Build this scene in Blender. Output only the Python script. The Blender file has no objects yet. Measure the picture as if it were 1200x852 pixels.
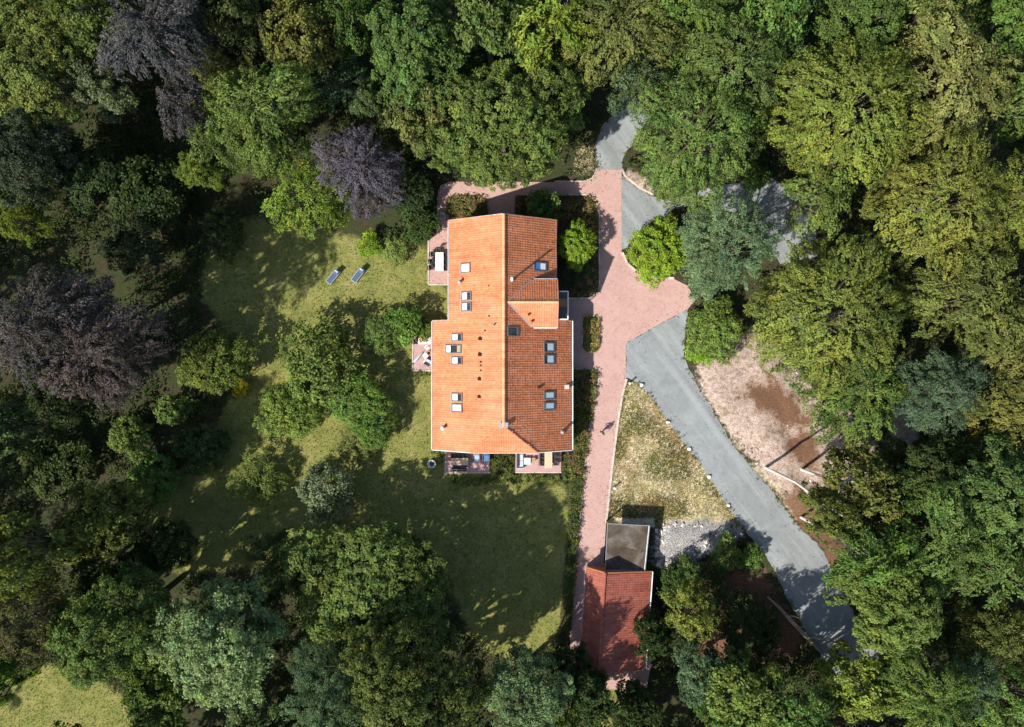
import bpy, bmesh, math, random
import numpy as np
from mathutils import Vector, Matrix

# ------------------------------------------------------------------ camera, sky, sun
S = bpy.context.scene
COL = S.collection
CAMZ = 100.0          # drone height above the ground, metres
MPP = 0.09            # metres per photo pixel on the ground
cam_d = bpy.data.cameras.new("drone_camera")
cam_d.sensor_width = 36.0
cam_d.lens = 36.0 * CAMZ / (1200 * MPP)
cam_d.clip_start = 0.5
cam_d.clip_end = 4000
cam = bpy.data.objects.new("drone_camera", cam_d)
cam.location = (0, 0, CAMZ)
COL.objects.link(cam)
S.camera = cam

SUN_EL, SUN_AZ = 45.0, 230.0      # azimuth clockwise from north (image up)
world = bpy.data.worlds.new("World")
S.world = world
world.use_nodes = True
wn = world.node_tree.nodes
sky = wn.new("ShaderNodeTexSky")
sky.sky_type = 'NISHITA'
sky.sun_disc = False
sky.sun_elevation = math.radians(SUN_EL)
sky.sun_rotation = math.radians(SUN_AZ)
wn["Background"].inputs["Strength"].default_value = 0.12
world.node_tree.links.new(sky.outputs["Color"], wn["Background"].inputs["Color"])
sun_d = bpy.data.lights.new("sun", 'SUN')
sun_d.energy = 4.9
sun_d.angle = math.radians(0.6)
sun_d.color = (1.0, 0.94, 0.85)
sun = bpy.data.objects.new("sun", sun_d)
_a, _e = math.radians(SUN_AZ), math.radians(SUN_EL)
to_sun = Vector((math.sin(_a) * math.cos(_e), math.cos(_a) * math.cos(_e), math.sin(_e)))
sun.rotation_euler = to_sun.to_track_quat('Z', 'Y').to_euler()
sun.location = to_sun * 150
COL.objects.link(sun)
S.view_settings.view_transform = 'Standard'
S.view_settings.look = 'None'
S.view_settings.exposure = 0.86
S.view_settings.gamma = 1.0

# ------------------------------------------------------------------ helpers
def P(px, py, z=0.0):
    k = MPP * (CAMZ - z) / CAMZ
    return Vector(((px - 600) * k, (426 - py) * k, z))

def tag(o, label=None, cat=None, group=None, kind=None):
    if label: o["label"] = label
    if cat: o["category"] = cat
    if group: o["group"] = group
    if kind: o["kind"] = kind
    return o

def empty(name, loc=(0, 0, 0), rz=0.0, label=None, cat=None, group=None):
    o = bpy.data.objects.new(name, None)
    o.empty_display_size = 0.3
    o.location = loc
    o.rotation_euler = (0, 0, rz)
    COL.objects.link(o)
    return tag(o, label, cat, group)

def link_mesh(name, me, parent=None, mats=None):
    o = bpy.data.objects.new(name, me)
    COL.objects.link(o)
    if parent is not None: o.parent = parent
    return o

class MB:
    """collects simple shapes for one mesh object"""
    def __init__(s): s.v, s.f = [], []
    def add(s, vs, fs):
        n = len(s.v)
        s.v += [tuple(v) for v in vs]
        s.f += [tuple(n + i for i in f) for f in fs]
        return s
    def box(s, c, d, rz=0.0, M=None):
        cx, cy, cz = c; hx, hy, hz = d[0] / 2, d[1] / 2, d[2] / 2
        cr, sr = math.cos(rz), math.sin(rz)
        vs = []
        for z in (-hz, hz):
            for x, y in ((-hx, -hy), (hx, -hy), (hx, hy), (-hx, hy)):
                vs.append((cx + x * cr - y * sr, cy + x * sr + y * cr, cz + z))
        if M is not None: vs = [M @ Vector(v) for v in vs]
        return s.add(vs, [(3, 2, 1, 0), (4, 5, 6, 7), (0, 1, 5, 4), (1, 2, 6, 5), (2, 3, 7, 6), (3, 0, 4, 7)])
    def tube(s, pts, rad, n=8, caps=True):
        pts = [Vector(p) for p in pts]
        if not isinstance(rad, (list, tuple)): rad = [rad] * len(pts)
        vs, fs = [], []
        for i, p in enumerate(pts):
            a = pts[max(i - 1, 0)]; b = pts[min(i + 1, len(pts) - 1)]
            d = (b - a).normalized()
            u = d.cross(Vector((0, 0, 1)))
            if u.length < 1e-3: u = Vector((1, 0, 0))
            u.normalize(); w = u.cross(d)
            for k in range(n):
                t = 2 * math.pi * k / n
                vs.append(p + (u * math.cos(t) + w * math.sin(t)) * rad[i])
        for i in range(len(pts) - 1):
            for k in range(n):
                a = i * n + k; b = i * n + (k + 1) % n
                fs.append((a, b, b + n, a + n))
        if caps:
            fs.append(tuple(range(n - 1, -1, -1)))
            fs.append(tuple((len(pts) - 1) * n + k for k in range(n)))
        return s.add(vs, fs)
    def lathe(s, prof, c=(0, 0, 0), n=20):
        vs, fs = [], []
        for r, z in prof:
            for k in range(n):
                t = 2 * math.pi * k / n
                vs.append((c[0] + r * math.cos(t), c[1] + r * math.sin(t), c[2] + z))
        for i in range(len(prof) - 1):
            for k in range(n):
                a = i * n + k; b = i * n + (k + 1) % n
                fs.append((a, b, b + n, a + n))
        fs.append(tuple(range(n - 1, -1, -1)))
        fs.append(tuple((len(prof) - 1) * n + k for k in range(n)))
        return s.add(vs, fs)
    def prism(s, poly, z0, z1):
        """poly: ccw 2d points"""
        n = len(poly)
        vs = [(p[0], p[1], z0) for p in poly] + [(p[0], p[1], z1) for p in poly]
        fs = [tuple(range(n - 1, -1, -1)), tuple(range(n, 2 * n))]
        fs += [(i, (i + 1) % n, (i + 1) % n + n, i + n) for i in range(n)]
        return s.add(vs, fs)
    def build(s, name, mat, parent=None, smooth=False, bevel=0.0):
        me = bpy.data.meshes.new(name)
        me.from_pydata(s.v, [], s.f)
        if mat: me.materials.append(mat)
        if smooth:
            me.polygons.foreach_set("use_smooth", [True] * len(me.polygons))
        o = link_mesh(name, me, parent)
        if bevel > 0:
            b = o.modifiers.new("bevel", 'BEVEL'); b.width = bevel; b.segments = 2; b.limit_method = 'ANGLE'
        return o

def np_mesh(name, verts, loops_per, faces, mat, fattr=None, smooth=False):
    me = bpy.data.meshes.new(name)
    nv, nf = len(verts), len(faces)
    me.vertices.add(nv); me.vertices.foreach_set("co", np.asarray(verts, np.float32).ravel())
    me.loops.add(nf * loops_per); me.loops.foreach_set("vertex_index", np.asarray(faces, np.int32).ravel())
    me.polygons.add(nf)
    me.polygons.foreach_set("loop_start", np.arange(0, nf * loops_per, loops_per, dtype=np.int32))
    me.polygons.foreach_set("loop_total", np.full(nf, loops_per, np.int32))
    me.polygons.foreach_set("use_smooth", np.full(nf, bool(smooth)))
    me.update(calc_edges=True)
    for k, arr in (fattr or {}).items():
        a = me.attributes.new(k, 'FLOAT', 'FACE')
        a.data.foreach_set("value", np.asarray(arr, np.float32))
    if mat: me.materials.append(mat)
    return me

def copy_tree(o, parent=None):
    c = o.copy(); COL.objects.link(c)
    if parent is not None: c.parent = parent
    for ch in list(o.children): copy_tree(ch, c)
    return c

# ------------------------------------------------------------------ materials
def new_mat(name):
    m = bpy.data.materials.new(name); m.use_nodes = True
    nt = m.node_tree
    return m, nt, nt.nodes["Principled BSDF"]
def nd(nt, t, **kw):
    n = nt.nodes.new(t)
    for k, v in kw.items():
        if k in n.inputs: n.inputs[k].default_value = v
        else: setattr(n, k, v)
    return n
def lk(nt, a, b): nt.links.new(a, b)
def rgba(c): return (c[0], c[1], c[2], 1.0)
def noise(nt, scale, detail=4, rough=0.6, coord=None, dist=0.0):
    n = nd(nt, "ShaderNodeTexNoise", Scale=scale, Detail=detail, Roughness=rough, Distortion=dist)
    if coord is None:
        coord = nd(nt, "ShaderNodeTexCoord").outputs["Object"]
    lk(nt, coord, n.inputs["Vector"])
    return n.outputs["Fac"]
def ramp(nt, fac, stops):
    r = nd(nt, "ShaderNodeValToRGB")
    e = r.color_ramp.elements
    while len(e) < len(stops): e.new(0.5)
    for i, (p, c) in enumerate(stops):
        e[i].position = p; e[i].color = rgba(c) if not isinstance(c, float) else (c, c, c, 1)
    lk(nt, fac, r.inputs["Fac"])
    return r.outputs["Color"]
def mixc(nt, fac, a, b, mode='MIX'):
    m = nd(nt, "ShaderNodeMixRGB", blend_type=mode)
    for i, x in ((0, fac), (1, a), (2, b)):
        if isinstance(x, (int, float)): m.inputs[i].default_value = x
        elif isinstance(x, tuple): m.inputs[i].default_value = rgba(x)
        else: lk(nt, x, m.inputs[i])
    return m.outputs[0]
def math_(nt, op, a, b=0.0, clamp=False):
    m = nd(nt, "ShaderNodeMath", operation=op, use_clamp=clamp)
    for i, x in ((0, a), (1, b)):
        if isinstance(x, (int, float)): m.inputs[i].default_value = x
        else: lk(nt, x, m.inputs[i])
    return m.outputs[0]
def bump(nt, b, h, strength=0.4, dist=0.05):
    n = nd(nt, "ShaderNodeBump", Strength=strength, Distance=dist)
    lk(nt, h, n.inputs["Height"]); lk(nt, n.outputs[0], b.inputs["Normal"])
def attr(nt, name): return nd(nt, "ShaderNodeAttribute", attribute_name=name).outputs["Fac"]

def plain(name, c, rough=0.6, var=0.25, scale=3.0, spec=0.4, metal=0.0, bmp=0.0):
    m, nt, b = new_mat(name)
    f = noise(nt, scale)
    dark = tuple(x * (1 - var) for x in c); lite = tuple(min(1, x * (1 + var)) for x in c)
    lk(nt, ramp(nt, f, [(0.3, dark), (0.7, lite)]), b.inputs["Base Color"])
    b.inputs["Roughness"].default_value = rough
    b.inputs["Specular IOR Level"].default_value = spec
    b.inputs["Metallic"].default_value = metal
    if bmp: bump(nt, b, noise(nt, scale * 6), bmp, 0.02)
    return m

def leaf_mat():
    m, nt, b = new_mat("leaves")
    oi = nd(nt, "ShaderNodeObjectInfo").outputs["Color"]
    v = attr(nt, "tone"); y = attr(nt, "warm")
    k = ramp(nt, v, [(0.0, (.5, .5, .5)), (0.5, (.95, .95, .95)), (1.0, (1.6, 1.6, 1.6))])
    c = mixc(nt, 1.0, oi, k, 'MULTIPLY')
    patch = noise(nt, .45, 3, .6)
    c = mixc(nt, 1.0, c, ramp(nt, patch, [(.3, (.78, .86, .9)), (.7, (1.22, 1.12, 1.0))]), 'MULTIPLY')
    hs = nd(nt, "ShaderNodeHueSaturation", Hue=0.5, Saturation=1.0, Value=1.0)
    lk(nt, c, hs.inputs["Color"])
    lk(nt, math_(nt, 'ADD', math_(nt, 'MULTIPLY', y, -0.055), 0.528), hs.inputs["Hue"])
    c = hs.outputs["Color"]
    lk(nt, c, b.inputs["Base Color"])
    b.inputs["Roughness"].default_value = 0.55
    b.inputs["Specular IOR Level"].default_value = 0.16
    tr = nd(nt, "ShaderNodeBsdfTranslucent")
    lk(nt, mixc(nt, 1.0, c, (1.2, 1.25, 0.55), 'MULTIPLY'), tr.inputs["Color"])
    mx = nd(nt, "ShaderNodeMixShader", Fac=0.42)
    lk(nt, b.outputs[0], mx.inputs[1]); lk(nt, tr.outputs[0], mx.inputs[2])
    lk(nt, mx.outputs[0], nt.nodes["Material Output"].inputs["Surface"])
    return m

def tile_mat(name, lo, hi, moss=0.25):
    m, nt, b = new_mat(name)
    v = attr(nt, "tone")
    c = ramp(nt, v, [(0.0, lo), (1.0, hi)])
    big = noise(nt, 0.55, 5, 0.65)
    c = mixc(nt, ramp(nt, big, [(0.42, 0.0), (0.72, 0.55)]), c, tuple(x * 0.72 for x in lo))
    sp = noise(nt, 2.6, 6, 0.75)
    c = mixc(nt, math_(nt, 'MULTIPLY', ramp(nt, sp, [(0.62, 0.0), (0.74, 1.0)]), moss), c, (0.16, 0.10, 0.05))
    sp2 = noise(nt, 8.0, 4, 0.7)
    c = mixc(nt, ramp(nt, sp2, [(.66, 0.0), (.72, .55)]), c, (.12, .075, .05))
    big2 = noise(nt, .25, 3, .5)
    c = mixc(nt, ramp(nt, big2, [(.4, 0.0), (.7, .35)]), c, (hi[0], hi[1] * 1.15, hi[2] * 1.35))
    mp = nd(nt, "ShaderNodeMapping"); mp.inputs["Scale"].default_value = (.16, 2.4, .16)
    lk(nt, nd(nt, "ShaderNodeTexCoord").outputs["Object"], mp.inputs["Vector"])
    c = mixc(nt, 1.0, c, ramp(nt, noise(nt, 1.0, 5, .65, mp.outputs[0]), [(.3, (.74, .70, .68)), (.5, (1, 1, 1)), (.72, (1.08, 1.12, 1.15))]), 'MULTIPLY')
    lk(nt, c, b.inputs["Base Color"])
    b.inputs["Roughness"].default_value = 0.7
    b.inputs["Specular IOR Level"].default_value = 0.18
    bump(nt, b, noise(nt, 30, 3), 0.25, 0.01)
    return m

def paving_mat(name, base, sx=5.0, var=0.5, rot=0.0):
    m, nt, b = new_mat(name)
    tc = nd(nt, "ShaderNodeTexCoord")
    mp = nd(nt, "ShaderNodeMapping"); mp.inputs["Rotation"].default_value = (0, 0, rot)
    lk(nt, tc.outputs["Object"], mp.inputs["Vector"])
    br = nd(nt, "ShaderNodeTexBrick", Scale=sx, offset=0.5)
    br.inputs["Mortar Size"].default_value = 0.018
    br.inputs["Color1"].default_value = rgba(tuple(x * 0.82 for x in base))
    br.inputs["Color2"].default_value = rgba(tuple(min(1, x * 1.15) for x in base))
    br.inputs["Mortar"].default_value = rgba((base[0] * .7, base[0] * .62, base[0] * .55))
    lk(nt, mp.outputs[0], br.inputs["Vector"])
    c = br.outputs["Color"]
    n1 = noise(nt, 0.35, 6, 0.7, tc.outputs["Object"], 0.6)
    c = mixc(nt, ramp(nt, n1, [(0.36, 0.0), (0.66, 0.85)]), c, (base[0] * 1.06, base[1] * 1.25, base[2] * 1.3))
    n4 = noise(nt, 0.8, 6, 0.8, tc.outputs["Object"], 1.5)
    c = mixc(nt, ramp(nt, n4, [(0.6, 0.0), (0.75, 0.55)]), c, (base[0] * .8, base[1] * .62, base[2] * .55))
    n2 = noise(nt, 1.7, 7, 0.75, tc.outputs["Object"])
    c = mixc(nt, ramp(nt, n2, [(0.25, 0.6), (0.5, 0.0)]), c, tuple(x * .66 for x in base))
    n3 = noise(nt, 9.0, 3, 0.6, tc.outputs["Object"])
    c = mixc(nt, 0.3, c, ramp(nt, n3, [(0.3, (.55, .55, .55)), (0.7, (1.25, 1.25, 1.25))]), 'MULTIPLY')
    lk(nt, c, b.inputs["Base Color"]); b.inputs["Roughness"].default_value = 0.85
    bump(nt, b, br.outputs["Fac"], 0.3, -0.01)
    return m

def gravel_mat(name, base, track=True):
    m, nt, b = new_mat(name)
    tc = nd(nt, "ShaderNodeTexCoord").outputs["Object"]
    n1 = noise(nt, 0.28, 6, 0.65, tc, 1.2)
    c = ramp(nt, n1, [(0.25, tuple(x * .8 for x in base)), (0.5, base), (0.78, tuple(min(1, x * 1.28) for x in base))])
    m0 = nd(nt, "ShaderNodeMapping"); m0.inputs["Rotation"].default_value = (0, 0, math.radians(53))
    mp = nd(nt, "ShaderNodeMapping"); mp.inputs["Scale"].default_value = (.06, 1.0, 1)
    lk(nt, tc, m0.inputs["Vector"]); lk(nt, m0.outputs[0], mp.inputs["Vector"])
    nT = noise(nt, .9, 5, .6, mp.outputs[0], .4)
    c = mixc(nt, ramp(nt, nT, [(.5, 0.0), (.72, .75)]), c, tuple(min(1, x * 1.5) for x in base))
    c = mixc(nt, ramp(nt, nT, [(.28, .6), (.45, 0.0)]), c, tuple(x * .72 for x in base))
    nL = noise(nt, 3.5, 6, .8, tc)
    c = mixc(nt, ramp(nt, nL, [(.66, 0.0), (.74, .6)]), c, (.14, .12, .08))
    n2 = noise(nt, 2.3, 8, 0.8, tc)
    c = mixc(nt, 0.45, c, ramp(nt, n2, [(0.3, (.7, .7, .7)), (0.7, (1.2, 1.2, 1.18))]), 'MULTIPLY')
    n3 = noise(nt, 22.0, 3, 0.7, tc)
    c = mixc(nt, 0.5, c, ramp(nt, n3, [(0.3, (.65, .65, .65)), (0.7, (1.3, 1.3, 1.3))]), 'MULTIPLY')
    lk(nt, c, b.inputs["Base Color"]); b.inputs["Roughness"].default_value = 0.9
    bump(nt, b, n3, 0.5, 0.02)
    return m

def ground_mat():
    m, nt, b = new_mat("ground_soil_and_turf")
    tc = nd(nt, "ShaderNodeTexCoord").outputs["Object"]
    nA = noise(nt, 0.5, 6, 0.7, tc); nB = noise(nt, 2.2, 7, 0.75, tc); nC = noise(nt, 9.0, 5, 0.7, tc)
    # leaf litter
    c = ramp(nt, nB, [(0.3, (.022, .02, .011)), (0.55, (.045, .038, .02)), (0.8, (.09, .07, .04))])
    c = mixc(nt, ramp(nt, nA, [(0.42, 0.0), (0.6, 0.85)]), c, (.028, .042, .013))
    def layer(c, name, col, soft=0.12, amp=0.55):
        w = math_(nt, 'ADD', attr(nt, name), math_(nt, 'MULTIPLY', math_(nt, 'SUBTRACT', nB, 0.5), amp))
        w = math_(nt, 'ADD', w, math_(nt, 'MULTIPLY', math_(nt, 'SUBTRACT', nA, 0.5), amp * 1.3))
        return mixc(nt, ramp(nt, w, [(0.5 - soft, 0.0), (0.5 + soft, 1.0)]), c, col)
    # mown lawn, long strokes of drier grass
    mp = nd(nt, "ShaderNodeMapping"); mp.inputs["Rotation"].default_value = (0, 0, 0.15); mp.inputs["Scale"].default_value = (0.35, 1.6, 1)
    lk(nt, tc, mp.inputs["Vector"])
    nS = noise(nt, 1.6, 5, 0.7, mp.outputs[0])
    lawn = ramp(nt, nA, [(0.3, (.10, .125, .032)), (0.5, (.17, .175, .050)), (0.72, (.25, .225, .09))])
    lawn = mixc(nt, ramp(nt, nS, [(0.5, 0.0), (0.75, 0.5)]), lawn, (.30, .25, .09))
    lawn = mixc(nt, ramp(nt, nB, [(0.3, 0.6), (0.5, 0.0)]), lawn, (.085, .11, .022))
    lawn = mixc(nt, 0.55, lawn, ramp(nt, nC, [(0.3, (.55, .6, .5)), (0.7, (1.35, 1.3, 1.3))]), 'MULTIPLY')
    c = layer(c, "lawn", lawn)
    dry = ramp(nt, nC, [(0.3, (.24, .19, .115)), (0.5, (.47, .405, .28)), (0.7, (.63, .56, .43))])
    dry = mixc(nt, ramp(nt, nA, [(0.46, 0.0), (0.62, 0.8)]), dry, mixc(nt, nC, (.07, .085, .02), (.2, .19, .05)))
    c = layer(c, "dry", dry)
    sand = ramp(nt, nB, [(0.32, (.12, .075, .05)), (0.44, (.30, .225, .18)), (0.56, (.40, .325, .28)), (0.75, (.50, .435, .39))])
    sand = mixc(nt, ramp(nt, nC, [(0.40, 0.85), (0.49, 0.0)]), sand, (.14, .095, .07))  # dark crevices between the mounds, their shade put into the sand colour
    sand = mixc(nt, ramp(nt, nA, [(0.56, 0.0), (0.64, 0.7)]), sand, mixc(nt, nC, (.07, .09, .02), (.2, .13, .08)))
    c = layer(c, "sand", sand, 0.1, 0.7)
    mul = ramp(nt, nC, [(0.3, (.06, .03, .018)), (0.7, (.2, .11, .065))])
    c = layer(c, "mulch", mul, 0.1, 0.9)
    dug = ramp(nt, nC, [(0.36, (.06, .055, .05)), (0.5, (.22, .21, .20)), (0.68, (.5, .49, .48))])
    c = layer(c, "dug", dug, 0.1, 0.9)
    bed = ramp(nt, nC, [(0.3, (.035, .022, .015)), (0.7, (.11, .075, .05))])
    c = layer(c, "bed", bed, 0.08, 0.2)
    lk(nt, c, b.inputs["Base Color"]); b.inputs["Roughness"].default_value = 0.95
    b.inputs["Specular IOR Level"].default_value = 0.15
    h = math_(nt, 'ADD', math_(nt, 'MULTIPLY', nC, 0.6), nB)
    bump(nt, b, h, 0.8, 0.12)
    return m

def wood_mat(name, a, b_, sc=(1, 14, 1)):
    m, nt, b = new_mat(name)
    tc = nd(nt, "ShaderNodeTexCoord").outputs["Object"]
    mp = nd(nt, "ShaderNodeMapping"); mp.inputs["Scale"].default_value = sc
    lk(nt, tc, mp.inputs["Vector"])
    f = noise(nt, 2.0, 5, 0.6, mp.outputs[0])
    lk(nt, ramp(nt, f, [(0.3, a), (0.7, b_)]), b.inputs["Base Color"])
    b.inputs["Roughness"].default_value = 0.7
    return m

def bark_mat(name, a, b_):
    m, nt, b = new_mat(name)
    tc = nd(nt, "ShaderNodeTexCoord").outputs["Object"]
    mp = nd(nt, "ShaderNodeMapping"); mp.inputs["Scale"].default_value = (6, 6, 1.2)
    lk(nt, tc, mp.inputs["Vector"])
    f = noise(nt, 1.5, 6, 0.7, mp.outputs[0])
    lk(nt, ramp(nt, f, [(0.3, a), (0.68, b_)]), b.inputs["Base Color"])
    b.inputs["Roughness"].default_value = 0.9
    bump(nt, b, f, 0.7, 0.04)
    return m

M = dict(
    rubble=plain("pale_rubble", (.46, .42, .39), .9, .35, 1.5),
    leaf=leaf_mat(),
    tile=tile_mat("orange_clay_tiles", (.39, .124, .050), (.58, .222, .110)),
    tile2=tile_mat("red_clay_tiles", (.20, .058, .040), (.33, .105, .070), 0.85),
    ridge=tile_mat("ridge_tiles", (.52, .22, .1), (.66, .33, .17), 0.15),
    under=plain("roof_underlay", (.30, .11, .045), 0.9, 0.15),
    brickwall=paving_mat("wall_bricks", (.30, .12, .075), 4.5),
    paving=paving_mat("red_clay_paving", (.385, .215, .182), 4.0),
    paving2=paving_mat("terrace_paving", (.38, .215, .20), 4.0, 0.5, 0.78),
    gravel=gravel_mat("grey_gravel_surface", (.185, .20, .203)),
    kerb=plain("pale_kerb_stone", (.42, .35, .30), 0.85, 0.3, 2.0),
    ground=ground_mat(),
    white=plain("white_paint", (.78, .78, .76), 0.45, 0.06),
    zinc=plain("zinc_gutter", (.52, .54, .56), 0.4, 0.2, 2.0, 0.5, 0.3),
    lead=plain("lead_flashing", (.24, .25, .27), 0.55, 0.2),
    frame=plain("skylight_frame_grey", (.10, .105, .11), 0.5, 0.15),
    black=plain("black_plastic_weave", (.018, .018, .02), 0.55, 0.3, 20),
    dark=plain("dark_opening", (.012, .01, .01), 0.9, 0.2),
    teak=wood_mat("pale_teak", (.42, .30, .19), (.60, .46, .32)),
    wood=wood_mat("brown_wood", (.26, .13, .06), (.42, .23, .12)),
    cream=plain("cream_table_top", (.74, .64, .54), 0.6, 0.06),
    bluegrey=plain("blue_grey_cushion", (.27, .36, .45), 0.85, 0.18, 8),
    blue=plain("blue_cushion", (.06, .15, .30), 0.85, 0.18, 8),
    lounger=plain("blue_grey_sling", (.045, .075, .125), 0.7, 0.2, 10),
    pale=plain("pale_grey_cushion", (.36, .40, .44), 0.85, 0.12, 8),
    glass_t=plain("pale_glass_top", (.50, .60, .58), 0.15, 0.1),
    alu=plain("aluminium", (.55, .56, .58), 0.35, 0.1, 3, 0.5, 0.6),
    stone=plain("weathered_stone", (.36, .38, .37), 0.85, 0.3, 6, 0.3, 0, 0.4),
    whitestone=plain("whitewashed_stone", (.72, .68, .63), 0.8, 0.12, 6, 0.3, 0, 0.4),
    terracotta=plain("terracotta", (.38, .15, .085), 0.8, 0.2),
    bark=bark_mat("grey_brown_bark", (.06, .045, .033), (.19, .155, .12)),
    palebark=bark_mat("pale_bark", (.34, .31, .27), (.62, .58, .52)),
    deadwood=bark_mat("dead_wood", (.15, .115, .08), (.36, .29, .21)),
    skin=plain("skin", (.48, .29, .21), 0.55, 0.08),
    hair=plain("dark_hair", (.025, .018, .014), 0.6, 0.2, 20),
    jacket=plain("charcoal_jacket", (.03, .03, .035), 0.8, 0.2, 8),
    trousers=plain("pale_grey_trousers", (.34, .33, .32), 0.8, 0.15, 8),
    shoe=plain("dark_shoes", (.02, .018, .016), 0.6, 0.2),
    lawnleaf=None,
)
def glass_mat(name, c, rough=0.06):
    m, nt, b = new_mat(name)
    f = noise(nt, 1.5)
    lk(nt, ramp(nt, f, [(0.3, tuple(x * .9 for x in c)), (0.7, c)]), b.inputs["Base Color"])
    b.inputs["Roughness"].default_value = rough
    b.inputs["Specular IOR Level"].default_value = 0.8
    b.inputs["Coat Weight"].default_value = 0.6; b.inputs["Coat Roughness"].default_value = 0.03
    return m
M["pane"] = glass_mat("dark_glass_pane", (.03, .035, .04))
M["blind"] = plain("white_blind", (.76, .77, .78), 0.7, 0.04)
M["bluepane"] = plain("blue_blind", (.05, .20, .50), 0.6, 0.1)
M["greypane"] = plain("pale_blue_blind", (.42, .53, .55), 0.5, 0.06)
M["brownpane"] = plain("brown_blind", (.30, .22, .11), 0.7, 0.15)

# ------------------------------------------------------------------ ground
def smooth_poly(pts, it=2):
    pts = [tuple(p) for p in pts]
    for _ in range(it):
        q = []
        for i in range(len(pts)):
            a, b = pts[i], pts[(i + 1) % len(pts)]
            q.append((a[0] * .75 + b[0] * .25, a[1] * .75 + b[1] * .25))
            q.append((a[0] * .25 + b[0] * .75, a[1] * .25 + b[1] * .75))
        pts = q
    return pts
def G(pts): return [((x - 600) * MPP, (426 - y) * MPP) for x, y in pts]
def sdist(poly, X, Y):
    """signed distance, positive inside"""
    p = np.array(poly); n = len(p)
    d = np.full(X.shape, 1e18); ins = np.zeros(X.shape, bool)
    for i in range(n):
        ax, ay = p[i]; bx, by = p[(i + 1) % n]
        ex, ey = bx - ax, by - ay
        t = np.clip(((X - ax) * ex + (Y - ay) * ey) / (ex * ex + ey * ey + 1e-12), 0, 1)
        d = np.minimum(d, (X - ax - t * ex) ** 2 + (Y - ay - t * ey) ** 2)
        c = ((ay > Y) != (by > Y)) & (X < ex * (Y - ay) / (ey if abs(ey) > 1e-12 else 1e-12) + ax)
        ins ^= c
    d = np.sqrt(d)
    return np.where(ins, d, -d)

REG = dict(
    lawn=[[(225, 340), (262, 262), (330, 250), (420, 285), (505, 280), (526, 335), (528, 380), (508, 430), (508, 532), (600, 560), (662, 556), (672, 640), (664, 760), (560, 780), (520, 660), (470, 610), (330, 660), (190, 680), (160, 610), (255, 500), (290, 420)],
          [(-40, 800), (40, 775), (95, 785), (150, 815), (160, 880), (60, 900), (-40, 900)],
          [(705, 800), (745, 800), (735, 870), (700, 870)]],
    dry=[[(733, 446), (752, 452), (783, 492), (830, 556), (872, 612), (850, 626), (760, 618), (712, 612), (718, 560), (728, 490)],
         [(860, 528), (905, 570), (930, 610), (948, 636), (930, 600), (905, 556)]],
    sand=[[(808, 428), (850, 395), (905, 395), (960, 470), (1030, 500), (1020, 560), (950, 622), (905, 568), (870, 528), (838, 485)],
          [(1040, 470), (1080, 460), (1075, 530), (1040, 530)],
          [(700, 195), (715, 170), (690, 165), (676, 205)],
          [(728, 205), (745, 200), (770, 222), (765, 232), (735, 212)]],
    mulch=[[(868, 452), (905, 440), (940, 470), (950, 500), (925, 500), (900, 490), (880, 478)],
           [(930, 500), (955, 500), (960, 540), (935, 550), (920, 530)],
           [(905, 575), (950, 560), (985, 640), (1005, 700), (985, 690), (940, 620)],
           [(760, 690), (880, 660), (915, 700), (960, 760), (850, 790)]],
    dug=[[(764, 612), (800, 610), (872, 614), (868, 636), (830, 650), (795, 668), (764, 668)]],
    bed=[[(522, 229), (566, 229), (572, 240), (572, 262), (522, 262)], [(604, 229), (695, 229), (701, 240), (702, 345), (690, 349), (604, 349)],
         [(671, 433), (697, 433), (702, 442), (690, 520), (681, 600), (677, 650), (668, 740), (655, 740), (664, 640), (668, 555), (660, 530)]],
)
def axis(lo, hi, step):
    a = list(np.arange(lo, hi + 1e-6, step))
    out = [-1500, -600, -250, -130]
    return np.array([-x for x in [1500, 600, 250, 130]] + a + [130, 250, 600, 1500])
gx = axis(-70, 70, 0.45); gy = axis(-52, 52, 0.45)
GX, GY = np.meshgrid(gx, gy)
rng = np.random.default_rng(7)
def vnoise(X, Y, s, seed):
    r = np.random.default_rng(seed); T = r.random((64, 64))
    x = X / s; y = Y / s
    xi = np.floor(x).astype(int); yi = np.floor(y).astype(int)
    fx = x - xi; fy = y - yi
    fx = fx * fx * (3 - 2 * fx); fy = fy * fy * (3 - 2 * fy)
    g = lambda a, b: T[a % 64, b % 64]
    return (g(xi, yi) * (1 - fx) + g(xi + 1, yi) * fx) * (1 - fy) + (g(xi, yi + 1) * (1 - fx) + g(xi + 1, yi + 1) * fx) * fy
attrs = {}
for k, polys in REG.items():
    d = np.full(GX.shape, -99.0)
    for p in polys: d = np.maximum(d, sdist(smooth_poly(G(p), 2) if k != 'bed' else G(p), GX, GY))
    wdt = {'bed': 0.35, 'dry': 0.8, 'sand': 1.8, 'dug': 1.2, 'mulch': 2.6}.get(k, 1.3)
    attrs[k] = np.clip(d / wdt * 0.5 + 0.5, 0, 1)
GZ = np.zeros(GX.shape)
rough_ = vnoise(GX, GY, 1.3, 1) * .6 + vnoise(GX, GY, .6, 2) * .4
GZ += np.clip(attrs['sand'] - .3, 0, 1) * (vnoise(GX, GY, 2.4, 3) * .6 + rough_ * .75)
GZ += np.clip(attrs['dug'] - .3, 0, 1) * rough_ * .95
GZ += np.clip(attrs['mulch'] - .3, 0, 1) * rough_ * .2

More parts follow.
